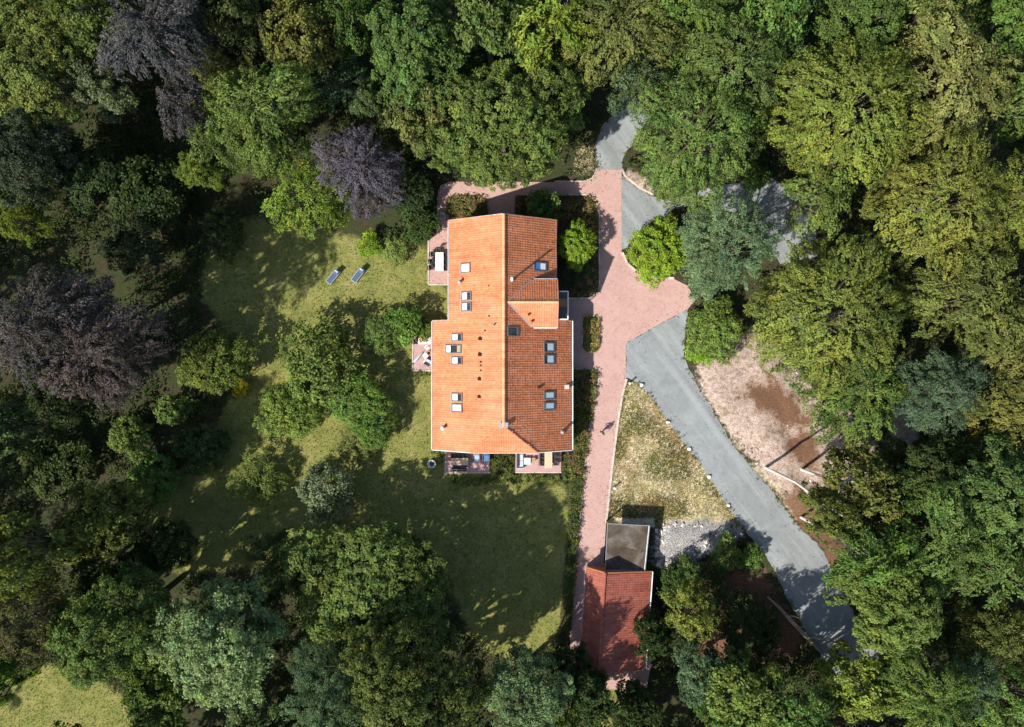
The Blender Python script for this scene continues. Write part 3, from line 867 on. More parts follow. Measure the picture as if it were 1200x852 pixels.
gd_.box(gp0, (2.6, .08, 2.1), ang); gd_.build("door", M["wood"], garage)

cp = empty("carport", (0, 0, 0), 0, "flat carport roof stained with dirt and moss, north of the garage", "carport")
zc = 2.5
cq = [P(712.2, 613.5, zc), P(761, 616, zc), P(755.4, 669.5, zc), P(709.2, 668, zc)]
c0 = sum(cq, Vector()) / 4
m_, nt_, b_ = new_mat("stained_flat_roof")
tc_ = nd(nt_, "ShaderNodeTexCoord").outputs["Object"]
c_ = ramp(nt_, noise(nt_, .6, 7, .7, tc_, .8), [(.3, (.04, .03, .024)), (.45, (.075, .058, .044)), (.58, (.12, .105, .092)), (.7, (.23, .16, .075))])
c_ = mixc(nt_, .5, c_, ramp(nt_, noise(nt_, 5, 6, .8, tc_), [(.3, (.5, .5, .5)), (.7, (1.3, 1.3, 1.3))]), 'MULTIPLY')
lk(nt_, c_, b_.inputs["Base Color"]); b_.inputs["Roughness"].default_value = .92; b_.inputs["Specular IOR Level"].default_value = .08
M["flatroof"] = m_
poly = [(p.x, p.y) for p in cq][::-1]
MB().prism(poly, zc - .12, zc).build("roof", M["flatroof"], cp)
for i in range(4):
    a, b = cq[i], cq[(i + 1) % 4]
    MB().tube([a + Vector((0, 0, .01)), b + Vector((0, 0, .01))], (.08 if i == 1 else .04), 4).build("roof_edge", M["zinc" if i == 1 else "lead"], cp)
for q in cq:
    pp = q + (c0 - q) * .06
    MB().box((pp.x, pp.y, (zc - .12) / 2), (.12, .12, zc - .12)).build("post", M["wood"], cp)
for t in (.33, .66):
    a = cq[0].lerp(cq[3], t); b = cq[1].lerp(cq[2], t)
    MB().tube([a - Vector((0, 0, .2)), b - Vector((0, 0, .2))], .06, 4).build("beam", M["wood"], cp)

# ------------------------------------------------------------------ trees and shrubs
def unit(v): return v / (np.linalg.norm(v, axis=-1, keepdims=True) + 1e-9)
STY = dict(   # clump radius, leaves per m2 of clump, leaf length, leaf width, outward stretch, droop, flatness
    oak=dict(cr=.40, den=78, ll=.25, lw=.18, st=1.0, dr=.45, fl=.30, jit=.34),
    beech=dict(cr=.40, den=78, ll=.26, lw=.14, st=2.1, dr=.30, fl=.20, jit=.26),
    feather=dict(cr=.36, den=100, ll=.23, lw=.09, st=1.6, dr=.45, fl=.32, jit=.45),
    copper=dict(cr=.38, den=84, ll=.27, lw=.12, st=2.3, dr=.35, fl=.22, jit=.4),
    puff=dict(cr=.46, den=84, ll=.21, lw=.17, st=1.0, dr=.8, fl=.40, jit=.4),
    shrub=dict(cr=.27, den=125, ll=.18, lw=.11, st=1.3, dr=.5, fl=.32, jit=.4),
)
def crown_parts(seed, R, H, style, zlow=.42, dense=1.0):
    r = np.random.default_rng(seed); s = STY[style]
    n = int(round(9 + R * 1.7)) if R > 2.5 else 8
    ga = math.pi * (3 - math.sqrt(5)); lob = []
    ecc = r.uniform(0, 6.28)
    for i in range(n):
        q = math.sqrt((i + .35) / n) * r.uniform(.9, 1.1)
        th = i * ga + r.normal(0, .28) + seed
        if zlow < .2: lr_k = 1.3
        else: lr_k = 1.0
        rad = R * (.76 if zlow > .2 else .68) * q * (1 + .16 * math.cos(2 * (th - ecc)) + .1 * math.cos(3 * th + ecc))
        lr = R * r.uniform(.27, .38) * (1.0 - .12 * q) * lr_k
        zc = H * (zlow + .24) + H * .16 * (1 - q ** 2) + r.normal(0, H * .03)
        lob.append((rad * math.cos(th), rad * math.sin(th), zc, lr))
    # lower skirt
    for i in range(n // 2):
        th = r.uniform(0, 6.28); rad = R * r.uniform(.5, .72); lr = R * r.uniform(.22, .32)
        lob.append((rad * math.cos(th), rad * math.sin(th), H * (zlow + .04) + r.normal(0, H * .03), lr))
    lob = np.array(lob)
    top = (lob[:, 2] + .85 * lob[:, 3]).max(); lob[:, 2] += (H - top) * .9
    ctr = np.array([0, 0, H * (zlow + .15)])
    C, Nn, Tn = [], [], []
    for i, (x, y, z, lr) in enumerate(lob):
        m = max(8, int(2 * math.pi * lr * lr * (1.5 if style == 'shrub' else 1.02) * dense / (math.pi * s['cr'] ** 2 * math.sqrt(s['st']))))
        d = unit(r.normal(0, 1, (m * 2, 3))); d = d[d[:, 2] > -.25][:m]
        p = np.array([x, y, z]) + d * np.array([1, 1, .85]) * (lr * (1.14 - .62 * r.random((len(d), 1)) ** 1.3))
        ok = np.ones(len(d), bool)
        for j, (a, b, c, l2) in enumerate(lob):
            if j != i: ok &= np.linalg.norm((p - [a, b, c]) / [1, 1, .85], axis=1) > l2 * .72
        p, d = p[ok], d[ok]
        C.append(p); Nn.append(unit(d + .35 * unit(p - ctr) + [0, 0, .6] + r.normal(0, .22, d.shape)))
        Tn.append(r.normal(0, .09) + r.normal(0, .16, len(p)))
    C = np.concatenate(C); Nn = np.concatenate(Nn); Tn = np.concatenate(Tn)
    m = len(C)
    out = unit((C - ctr) * [1, 1, .25] + r.normal(0, .6, (m, 3)) * R * .12)
    e1 = unit(out - (out * Nn).sum(1, keepdims=True) * Nn); e2 = np.cross(Nn, e1)
    k = max(10, int(s['den'] * math.pi * s['cr'] ** 2))
    cr = s['cr'] * r.uniform(.7, 1.3, m)
    rho = np.sqrt(r.random((m, k))); ph = r.random((m, k)) * 2 * math.pi
    a = rho * np.cos(ph) * s['st']; b = rho * np.sin(ph) / math.sqrt(s['st'])
    h = r.normal(0, s['fl'], (m, k)) - s['dr'] * rho ** 2
    pos = C[:, None] + cr[:, None, None] * (a[..., None] * e1[:, None] + b[..., None] * e2[:, None] + h[..., None] * Nn[:, None])
    ax = a[..., None] * e1[:, None] + b[..., None] * e2[:, None] * 1.2 + .5 * e1[:, None]
    ax = unit(ax + r.normal(0, s['jit'], (m, k, 3)) + [0, 0, -.12])
    nn = unit(Nn[:, None] * 1.0 + r.normal(0, s['jit'] * .5, (m, k, 3)) + [0, 0, .25])
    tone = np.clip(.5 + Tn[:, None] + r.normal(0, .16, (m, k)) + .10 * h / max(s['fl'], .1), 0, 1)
    warm = np.clip(.5 + r.normal(0, .16, (m, 1)) + r.normal(0, .14, (m, k)), 0, 1)
    return lob, pos.reshape(-1, 3), ax.reshape(-1, 3), nn.reshape(-1, 3), tone.ravel(), warm.ravel()
def leaf_mesh(name, pos, ax, nn, tone, warm, ll, lw, seed=0):
    r = np.random.default_rng(seed); N = len(pos)
    sd = unit(np.cross(nn, ax)); nn = np.cross(ax, sd)
    L = (ll * r.uniform(.55, 1.5, N))[:, None]; W = (lw * r.uniform(.75, 1.25, N))[:, None]
    V = np.zeros((N, 4, 3))
    V[:, 0] = pos - ax * L * .5
    V[:, 1] = pos + sd * W * .5 + nn * W * .18
    V[:, 2] = pos + ax * L * .5 - nn * L * .12
    V[:, 3] = pos - sd * W * .5 + nn * W * .18
    return np_mesh(name, V.reshape(-1, 3), 4, np.arange(N * 4).reshape(-1, 4), M["leaf"], {"tone": tone, "warm": warm})
SIZES = dict(S=(1.7, 2.6, .16), B=(3.1, 4.4, .12), M=(3.4, 8.5, .42), L=(5.6, 15.0, .46), X=(7.6, 18.0, .46))
_cache = {}
def tree_meshes(style, size, var):
    key = (style, size, var)
    if key in _cache: return _cache[key]
    R, H, zl = SIZES[size]
    seed = hash((len(style) * 7 + ord(style[0]) * 3 + ord(style[1]), ord(size), var)) % 100000
    lob, pos, ax, nn, tone, warm = crown_parts(seed, R, H, style, zl)
    s = STY[style]
    crown = leaf_mesh("crown", pos, ax, nn, tone, warm, s['ll'], s['lw'], seed)
    r = random.Random(seed)
    mb = MB(); tr = H * .017 + .06 if size not in 'SB' else .05
    zt = H * (.34 if size not in 'SB' else .12)
    mb.tube([(0, 0, -.2), (0, 0, .25), (.05 * R * .3, .03 * R, zt * .6), (0, .04 * R, zt), (0, 0, H * .62)], [tr * 1.5, tr * 1.1, tr * .95, tr * .85, tr * .35], 8)
    for x, y, z, lr in lob[:int(len(lob) * .7)]:
        z0 = zt * r.uniform(.7, 1.15)
        mx, my = x * .45 + r.uniform(-.2, .2), y * .45 + r.uniform(-.2, .2)
        mb.tube([(0, .03 * R, z0), (mx, my, z0 + (z - z0) * .55), (x, y, z), (x * 1.04, y * 1.04, z + lr * .35)], [tr * .5, tr * .34, tr * .18, tr * .06], 5)
    _cache[key] = (crown, mb, R, H)
    return _cache[key]
_trunks = {}
def trunk_mesh(style, size, var, mat):
    k = (style, size, var, mat)
    if k not in _trunks:
        mb = _cache[(style, size, var)][1]
        me = bpy.data.meshes.new("trunk"); me.from_pydata(mb.v, [], mb.f); me.materials.append(M[mat])
        me.polygons.foreach_set("use_smooth", [True] * len(me.polygons)); _trunks[k] = me
    return _trunks[k]
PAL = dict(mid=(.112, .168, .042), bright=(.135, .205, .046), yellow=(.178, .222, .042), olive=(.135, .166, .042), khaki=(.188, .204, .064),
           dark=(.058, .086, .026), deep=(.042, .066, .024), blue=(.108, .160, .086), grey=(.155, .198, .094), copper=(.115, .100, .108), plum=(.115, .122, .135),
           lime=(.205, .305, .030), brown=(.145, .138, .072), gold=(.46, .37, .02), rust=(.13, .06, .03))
_n = [0]
def tree(kind, px, py, r, h, style, col, label, sx=1.0, rot=None, base=None, bark='bark', cat=None, group=None):
    _n[0] += 1
    rr = random.Random(_n[0] * 31 + 5)
    zc = h * .66
    if h > 9: r *= 1.06
    rm = r * MPP * (CAMZ - zc) / CAMZ
    size = 'S' if (rm < 2.2 and h < 5.5) else 'B' if h <= 7 else 'M' if rm < 4.4 else 'L' if rm < 6.6 else 'X'
    var = _n[0] % (3 if size in 'LM' else 2)
    crown, mb, R, H = tree_meshes(style, size, var)
    ctr = P(px, py, zc)
    shrub = h < 5.5
    root = empty(kind, (ctr.x, ctr.y, 0) if base is None else P(*base), 0, label, cat or ('shrub' if shrub else 'tree'), group)
    a = rr.uniform(0, 6.28) if rot is None else rot
    k = rm / R
    cr = link_mesh("foliage" if shrub else "crown", crown, root)
    cr.scale = (k * sx, k / sx if sx != 1 else k * rr.uniform(.93, 1.07), h / H); cr.rotation_euler = (0, 0, a)
    c = PAL[col] if isinstance(col, str) else col
    if shrub: c = tuple(x * 1.2 for x in c)
    j = [rr.uniform(.9, 1.1) for _ in range(3)]
    cr.color = (c[0] * j[0], c[1] * j[1], c[2] * j[2], 1)
    if base is None:
        t = link_mesh("stem" if shrub else "trunk", trunk_mesh(style, size, var, bark), root)
        t.scale = cr.scale; t.rotation_euler = cr.rotation_euler
    else:
        off = Vector((ctr.x, ctr.y, 0)) - root.location
        cr.location = (off.x, off.y, 0)
        tb = MB(); o = off
        tb.tube([(0, 0, -.2), (0, 0, .4), (o.x * .05 + .1, o.y * .05, h * .3), (o.x * .2, o.y * .2 + .12, h * .55), (o.x * .7, o.y * .7, h * .75), (o.x, o.y, h * .9)],
                [.24, .16, .14, .12, .09, .04], 9)
        for q in range(6):
            t = q / 6 * 6.28; R2 = rm * .6
            tb.tube([(o.x * .35, o.y * .35, h * .6), (o.x + R2 * .4 * math.cos(t), o.y + R2 * .4 * math.sin(t), h * .72), (o.x + R2 * math.cos(t), o.y + R2 * math.sin(t), h * .82)], [.09, .06, .02], 5)
        tb.build("trunk", M[bark], root, True)
    return root

T = [
 # top edge and north-west wood
 ("broadleaf_tree", 35, 75, 78, 15, "oak", "olive", "broad olive-yellow tree filling the top left corner of the wood"),
 ("broadleaf_tree", 108, 20, 42, 17, "puff", "mid", "fresh green clumpy tree between the top left corner and the tall dark purple tree"),
 ("broadleaf_tree", 118, 105, 36, 12, "puff", "grey", "small pale grey-green crown just left of the tall dark purple tree"),
 ("copper_beech_tree", 194, 52, 62, 20, "copper", "copper", "tall dark purple copper beech at the top edge, left of centre"),
 ("copper_beech_tree", 224, 128, 38, 15, "copper", "copper", "narrow dark purple copper beech just below the tall one at the top edge"),
 ("broadleaf_tree", 258, 98, 38, 14, "feather", "khaki", "yellowish brown thin-leaved tree squeezed between purple beech and light green ash"),
 ("broadleaf_tree", 312, 132, 68, 17, "beech", "bright", "large light green tree northwest of the lawn, beside the dark purple tree near the house"),
 ("broadleaf_tree", 250, 168, 36, 11, "beech", "mid", "middle green tree below the yellowish brown crown"),
 ("small_tree", 237, 203, 28, 9, "shrub", "yellow", "small mustard-green tree under the lower purple beech"),
 ("small_tree", 362, 232, 48, 10, "feather", "yellow", "yellow-olive tree overhanging the top of the west lawn"),
 ("copper_beech_tree", 424, 200, 52, 13, "copper", "plum", "dark plum-coloured tree close to the northwest corner of the house"),
 ("broadleaf_tree", 285, 25, 48, 16, "oak", "dark", "dark olive tree at the top edge right of the tall purple beech"),
 ("broadleaf_tree", 355, 45, 48, 15, "oak", "olive", "dull olive tree at the top edge above the large light green tree"),
 ("broadleaf_tree", 408, 20, 40, 14, "beech", "mid", "mid green tree at the top edge, third right of the tall purple beech"),
 ("small_tree", 395, 98, 42, 8, "feather", "blue", "low shaded blue-green tree in a hollow above the plum tree"),
 ("small_tree", 432, 118, 20, 10, "puff", "grey", "slim pale green crown right above the plum tree"),
 ("broadleaf_tree", 488, 62, 62, 17, "oak", "mid", "dappled green tree at the top, right of the shaded hollow"),
 ("broadleaf_tree", 500, 128, 46, 14, "oak", "olive", "yellowish olive tree between the plum tree and the big oak"),
 ("broadleaf_tree", 572, 30, 50, 18, "oak", "mid", "dense green tree on the top edge above the house"),
 ("oak_tree", 590, 148, 82, 17, "oak", "bright", "big bright green oak overhanging the north gable and brick path"),
 ("oak_tree", 640, 110, 48, 14, "oak", "mid", "mid green oak right behind the big bright oak, toward the lane"),
 ("broadleaf_tree", 645, 40, 52, 18, "beech", "yellow", "yellow-green tree on the top edge above the lane"),
 ("broadleaf_tree", 720, 45, 64, 17, "beech", "olive", "large olive-green tree north of the lane with fine drooping leaves"),
 ("broadleaf_tree", 748, 100, 40, 12, "feather", "blue", "bluish green tree where the lane vanishes under the leaves"),
 ("broadleaf_tree", 808, 25, 56, 17, "beech", "mid", "green tree on the top edge above and right of the lane"),
 ("broadleaf_tree", 812, 165, 78, 17, "beech", "bright", "great bright green beech right of the lane, above the turning area"),
 ("broadleaf_tree", 858, 80, 62, 18, "beech", "mid", "tall green beech directly above the great bright one"),
 ("broadleaf_tree", 905, 30, 50, 18, "puff", "mid", "clumpy mid green tree on the top edge, right of centre"),
 ("broadleaf_tree", 915, 90, 34, 15, "puff", "grey", "pale creamy green crown at the left of the big yellow-green beech"),
 ("beech_tree", 985, 130, 88, 18, "beech", "yellow", "big yellow-green beech in the upper right part of the wood"),
 ("beech_tree", 1105, 95, 76, 18, "beech", "khaki", "khaki-leaved beech in the upper right, turning brownish"),
 ("broadleaf_tree", 1005, 12, 56, 17, "puff", "mid", "clumpy green tree on the top edge above the big yellow-green beech"),
 ("broadleaf_tree", 1090, 5, 48, 17, "puff", "bright", "fresh green tree on the top edge above the khaki beech"),
 ("broadleaf_tree", 1180, 35, 42, 16, "puff", "mid", "green tree in the top right corner"),
 ("broadleaf_tree", 1196, 120, 36, 15, "beech", "bright", "green tree cut by the right edge beside the khaki beech"),
 ("beech_tree", 1095, 238, 84, 18, "beech", "yellow", "wide yellow-green beech below the khaki one, upper right"),
 ("broadleaf_tree", 1182, 245, 56, 18, "beech", "yellow", "golden-green tree at the right edge beside the wide yellow-green beech"),
 ("broadleaf_tree", 960, 228, 44, 14, "beech", "bright", "light green tree leaning over the end of the turning area"),
 ("small_tree", 886, 208, 18, 4, "shrub", "mid", "small bush in the dark gap above the turning area"),
 ("blue_green_tree", 852, 288, 60, 13, "feather", (.15, .212, .12), "blue-green feathery tree right of the round lime shrub"),
 ("round_shrub", 775, 291, 38, 4.5, "shrub", "lime", "round lime-green shrub on the corner of the brick forecourt"),
 ("shrub", 838, 385, 38, 4, "shrub", "bright", "spreading green bush beside the start of the gravel drive"),
 ("shrub", 822, 410, 20, 2.6, "shrub", "lime", "low lime-green bush touching the edge of the gravel drive"),
 ("beech_tree", 968, 365, 92, 17, "beech", "yellow", "huge yellow-green beech overhanging the bare sandy ground"),
 ("beech_tree", 1000, 455, 62, 14, "beech", "mid", "mid green beech at the lower side of the huge yellow-green beech, above the sand"),
 ("broadleaf_tree", 1135, 350, 72, 17, "beech", "olive", "olive-green tree right of the huge yellow-green beech"),
 ("broadleaf_tree", 1195, 395, 52, 17, "beech", "olive", "olive tree cut by the right edge, halfway down"),
 ("broadleaf_tree", 1100, 458, 54, 14, "feather", "blue", "blue-green tree above the dark gap in the eastern wood"),
 ("broadleaf_tree", 1178, 475, 52, 16, "oak", "olive", "dark olive tree by the right edge beside the blue-green one"),
 # south-east wood
 ("broadleaf_tree", 1005, 570, 50, 15, "oak", "olive", "olive-yellow crown on a bare pale trunk beside the sand, lower one of the pair", 1.0, None, (938, 550), "palebark"),
 ("broadleaf_tree", 975, 600, 34, 16, "oak", "olive", "thin pale-trunked tree leaning over the edge of the sand, nearest the drive", 1.0, None, (896, 548), "palebark"),
 ("broadleaf_tree", 1012, 648, 50, 17, "beech", "mid", "green crown on a pale trunk over the shaded bend of the drive", 1.0, None, (938, 606), "palebark"),
 ("broadleaf_tree", 1085, 555, 52, 14, "oak", "dark", "dark green tree just below the gap in the eastern wood"),
 ("broadleaf_tree", 1165, 570, 58, 17, "oak", "mid", "mid green tree by the right edge below the dark gap"),
 ("broadleaf_tree", 1092, 625, 62, 17, "beech", "mid", "large green tree in the middle of the south-eastern wood"),
 ("broadleaf_tree", 1040, 700, 64, 17, "oak", "bright", "bright green tree hanging over the dark lower end of the drive"),
 ("broadleaf_tree", 1150, 655, 50, 15, "beech", "mid", "green tree near the right edge above a brown gap"),
 ("small_tree", 1195, 640, 34, 13, "oak", "mid", "narrow green tree cut by the right edge above the brown gap"),
 ("broadleaf_tree", 1165, 740, 46, 12, "feather", "olive", "thin olive tree by the right edge below the brown gap"),
 ("broadleaf_tree", 1010, 800, 50, 13, "oak", "yellow", "yellow-green tree below the lower end of the drive"),
 ("broadleaf_tree", 935, 842, 46, 14, "oak", "mid", "green tree on the bottom edge left of the yellow-green one under the drive"),
 ("broadleaf_tree", 1080, 805, 52, 15, "beech", "mid", "soft green tree on the bottom edge, right of the yellow-green one"),
 ("broadleaf_tree", 1130, 795, 40, 14, "feather", "blue", "grey-green tree on the bottom edge toward the right corner"),
 ("broadleaf_tree", 1190, 825, 48, 15, "beech", "mid", "green tree in the bottom right corner"),
 # south, around the garage
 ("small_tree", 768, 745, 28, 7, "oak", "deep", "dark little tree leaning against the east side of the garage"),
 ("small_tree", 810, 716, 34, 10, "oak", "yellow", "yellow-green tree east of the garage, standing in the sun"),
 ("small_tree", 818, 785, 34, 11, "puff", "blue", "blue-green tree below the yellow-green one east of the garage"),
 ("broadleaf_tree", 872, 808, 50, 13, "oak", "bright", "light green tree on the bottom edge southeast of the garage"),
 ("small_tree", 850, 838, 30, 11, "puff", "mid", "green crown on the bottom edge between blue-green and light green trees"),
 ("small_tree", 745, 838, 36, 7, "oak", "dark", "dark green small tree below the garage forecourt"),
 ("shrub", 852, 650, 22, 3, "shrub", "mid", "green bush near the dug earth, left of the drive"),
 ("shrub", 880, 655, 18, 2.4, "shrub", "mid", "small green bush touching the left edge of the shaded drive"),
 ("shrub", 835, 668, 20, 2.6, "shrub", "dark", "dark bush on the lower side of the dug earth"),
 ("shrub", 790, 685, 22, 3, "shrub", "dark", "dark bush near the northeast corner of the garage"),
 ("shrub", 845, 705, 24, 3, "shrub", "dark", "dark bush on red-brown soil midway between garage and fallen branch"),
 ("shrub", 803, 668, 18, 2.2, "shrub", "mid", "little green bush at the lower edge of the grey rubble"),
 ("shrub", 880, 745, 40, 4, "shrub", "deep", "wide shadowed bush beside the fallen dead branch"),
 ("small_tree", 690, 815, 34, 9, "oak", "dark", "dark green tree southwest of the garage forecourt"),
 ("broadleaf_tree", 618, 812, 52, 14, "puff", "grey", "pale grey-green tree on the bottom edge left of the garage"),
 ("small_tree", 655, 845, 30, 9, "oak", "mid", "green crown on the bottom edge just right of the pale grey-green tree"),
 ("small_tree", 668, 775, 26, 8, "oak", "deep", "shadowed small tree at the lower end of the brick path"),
 ("oak_tree", 440, 700, 92, 12.3, "oak", "olive", "great yellow-olive oak at the bottom centre of the lawn"),
 ("oak_tree", 456, 772, 54, 20, "oak", "olive", "olive oak crown hiding the lower edge of the great yellow-olive oak"),  # extra crown, added to cast shade on the south lawn
 ("broadleaf_tree", 390, 805, 58, 18, "feather", "blue", "blue-green tree on the bottom edge below the great olive oak"),
 ("broadleaf_tree", 475, 828, 60, 19, "oak", "mid", "green tree on the bottom edge, right below the great olive oak"),
 ("small_tree", 535, 805, 38, 16, "oak", "olive", "shaded olive tree between the great oak and the pale grey-green tree"),
 # south-west
 ("whitebeam_tree", 262, 752, 74, 18, "puff", (.20, .25, .13), "large pale grey-green tree with rounded leaf clumps, lower left"),
 ("broadleaf_tree", 300, 838, 42, 13, "puff", "blue", "blue-green crown on the bottom edge below the large pale grey-green tree"),
 ("broadleaf_tree", 130, 735, 66, 18, "oak", "mid", "large mid green tree above the small sunny clearing, lower left"),
 ("broadleaf_tree", 185, 810, 44, 12, "oak", "mid", "green tree right of the small sunny clearing"),
 ("broadleaf_tree", 40, 725, 48, 18, "feather", "brown", "brownish grey-green tree at the left edge, lower down"),
 ("small_tree", 8, 785, 34, 19, "oak", "mid", "green tree on the left edge beside the sunny clearing"),
 # west
 ("copper_beech_tree", 66, 388, 74, 22, "copper", "copper", "huge dark purple copper beech at the left edge"),
 ("copper_beech_tree", 132, 414, 64, 21, "copper", "copper", "shadowy half of the purple copper beech pair, toward the lawn"),
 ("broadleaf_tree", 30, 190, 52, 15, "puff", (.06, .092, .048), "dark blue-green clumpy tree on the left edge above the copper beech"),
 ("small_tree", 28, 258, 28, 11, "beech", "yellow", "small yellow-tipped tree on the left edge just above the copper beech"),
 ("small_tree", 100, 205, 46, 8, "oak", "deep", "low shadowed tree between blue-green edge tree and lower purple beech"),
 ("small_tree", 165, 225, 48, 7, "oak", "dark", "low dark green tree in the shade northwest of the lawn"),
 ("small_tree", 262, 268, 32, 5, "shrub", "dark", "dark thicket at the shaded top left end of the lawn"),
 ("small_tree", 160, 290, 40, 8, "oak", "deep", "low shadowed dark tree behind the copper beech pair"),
 ("clipped_shrub", 254, 425, 43, 6, "shrub", "bright", "dense rounded green shrub standing left of the pale shrub group"),
 ("flowering_shrub", 282, 456, 11, 1.6, "shrub", "gold", "small golden yellow flowering bush below the dense rounded shrub"),
 ("ornamental_tree", 372, 428, 52, 6.5, "puff", "bright", "pale green ornamental tree in the middle of the west lawn"),
 ("shrub", 338, 482, 42, 5, "shrub", "bright", "rounded bright green shrub at the lower left of the ornamental tree"),
 ("shrub", 412, 462, 40, 5, "shrub", "bright", "rounded leafy shrub at the right foot of the ornamental tree"),
 ("shrub", 434, 500, 30, 4, "shrub", "mid", "green shrub at the lower right end of the ornamental group"),
 ("shrub", 418, 520, 26, 2.6, "feather", "khaki", "straw-coloured thin shrub at the bottom of the ornamental group"),
 ("shrub", 302, 560, 34, 3.6, "feather", "olive", "loose olive shrub on the dark part of the lawn"),
 ("small_tree", 383, 578, 38, 5.6, "puff", (.17, .215, .12), "small pale grey-green tree on the shaded lawn above the great oak"),
 ("shrub", 449, 393, 27, 3.4, "shrub", "mid", "dark green shrub west of the white terrace table, outer one"),
 ("shrub", 474, 378, 24, 3.6, "shrub", "bright", "light green shrub between the lawn and the house wall step"),
 ("shrub", 497, 385, 15, 2, "shrub", "bright", "small fresh green bush touching the house just above the white table"),
 ("shrub", 433, 288, 16, 2, "shrub", "lime", "leafy lime bush at the lawn edge below the plum tree"),
 ("shrub", 464, 290, 20, 2.2, "shrub", "bright", "leafy green bush between the lime bush and the brick terrace"),
 ("shrub", 492, 262, 24, 3.4, "shrub", "dark", "dark bush left of the brick path by the northwest house corner"),
 ("shrub", 482, 228, 30, 4, "shrub", "deep", "shadowed bush at the back of the northwest brick path"),
 ("shrub", 678, 285, 26, 4, "shrub", "lime", "yellow-green bush against the east wall of the house"),
 ("shrub", 640, 240, 22, 3.4, "oak", "mid", "green bush at the northeast corner of the house, under the oak"),
 ("shrub", 672, 318, 20, 1.6, "shrub", "deep", "low dark planting beneath the yellow-green bush by the east wall"),
 ("shrub", 200, 478, 22, 3, "oak", "mid", "faintly lit bush in the dark western undergrowth"),
 ("shrub", 150, 512, 26, 3.5, "oak", "olive", "olive bush below the copper beech pair"),
 ("shrub", 60, 545, 48, 5, "oak", "dark", "wide dark thicket by the left edge under the copper beech"),
 ("small_tree", 2, 500, 36, 16, "oak", "blue", "dark blue-green tree cut by the left edge"),
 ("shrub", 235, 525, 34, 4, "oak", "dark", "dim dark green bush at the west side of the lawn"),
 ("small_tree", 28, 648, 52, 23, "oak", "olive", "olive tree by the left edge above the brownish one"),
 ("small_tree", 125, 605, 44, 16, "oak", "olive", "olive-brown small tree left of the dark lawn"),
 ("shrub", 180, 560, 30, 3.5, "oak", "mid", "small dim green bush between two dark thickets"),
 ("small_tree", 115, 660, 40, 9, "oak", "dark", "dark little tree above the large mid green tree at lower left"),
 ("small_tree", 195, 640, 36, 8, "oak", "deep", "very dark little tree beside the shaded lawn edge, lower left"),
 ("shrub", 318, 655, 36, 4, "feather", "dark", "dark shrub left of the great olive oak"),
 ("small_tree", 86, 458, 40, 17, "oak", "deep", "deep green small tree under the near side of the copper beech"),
]
for row in T:
    tree(*row)

# the wood goes on outside the frame: one mass
def far_wood():
    r = np.random.default_rng(99)
    lob, pos, ax, nn, tone, warm = crown_parts(4242, 6.0, 15.0, "oak", .44, .45)
    P_, A_, N_, T_, W_ = [], [], [], [], []
    tb = MB(); spots = []
    for x in np.arange(-86, 87, 11.5):
        for y in np.arange(-70, 71, 11.5):
            px, py = x + r.normal(0, 2.2), y + r.normal(0, 2.2)
            if abs(px) < 57.5 and abs(py) < 40: continue
            if -74 < px < -47 and py < -43: continue
            spots.append((px, py))
    for px, py in spots:
        k = r.uniform(.95, 1.25) * (1.15 if px < -40 else 1); a = r.uniform(0, 6.28); R = np.array([[math.cos(a), -math.sin(a), 0], [math.sin(a), math.cos(a), 0], [0, 0, 1]])
        kz = k * r.uniform(.85, 1.1)
        m = r.random(len(pos)) < .8
        P_.append(pos[m] @ R.T * [k, k, kz] + [px, py, 0]); A_.append(ax[m] @ R.T); N_.append(nn[m] @ R.T)
        T_.append(np.clip(tone[m] + r.normal(0, .1), 0, 1)); W_.append(np.clip(warm[m] + r.normal(0, .2), 0, 1))
        tb.tube([(px, py, -.2), (px, py, 11 * kz)], [.35, .12], 6)
    me = leaf_mesh("woodland", np.concatenate(P_), np.concatenate(A_), np.concatenate(N_), np.concatenate(T_), np.concatenate(W_), .36, .26)
    n0 = len(me.vertices)
    o = link_mesh("woodland", me); o.color = (.08, .12, .03, 1)
    tag(o, "dense green woodland continuing around the clearing", "woodland", kind="stuff")
    t = tb.build("woodland_trunk", M["bark"], o); tag(t, kind="stuff")
far_wood()

# undergrowth on the forest floor, bed planting and lawn tufts
def scatter_leaves(name, label, pts, size, col, seed, h=(.1, .8), per=14, spread=.4, ll=.2, lw=.12):
    r = np.random.default_rng(seed); m = len(pts)
    z = r.uniform(h[0], h[1], m) * size
    C = np.stack([pts[:, 0], pts[:, 1], z], 1)
    d = unit(r.normal(0, 1, (m, per, 3)) * [1, 1, .6]); d[..., 2] = np.abs(d[..., 2])
    pos = C[:, None] + d * (spread * size[:, None, None]) * r.uniform(.4, 1.1, (m, per, 1))
    ax = unit(d * [1, 1, .2] + r.normal(0, .4, (m, per, 3))); nn = unit(d + [0, 0, .9] + r.normal(0, .4, (m, per, 3)))
    tone = np.clip(.5 + r.normal(0, .16, (m, 1)) + r.normal(0, .15, (m, per)), 0, 1)
    warm = np.clip(.5 + r.normal(0, .28, (m, 1)) + r.normal(0, .1, (m, per)), 0, 1)
    me = leaf_mesh(name, pos.reshape(-1, 3), ax.reshape(-1, 3), nn.reshape(-1, 3), tone.ravel(), warm.ravel(), ll, lw, seed)
    o = link_mesh(name, me); o.color = (*PAL.get(col, (0.1, .1, .05)), 1) if isinstance(col, str) else (*col, 1)
    return tag(o, label, "plants", kind="stuff")
def inside_any(x, y, polys, grow=0.0):
    d = np.full(x.shape, -99.0)
    for p in polys: d = np.maximum(d, sdist(p, x, y))
    return d > -grow
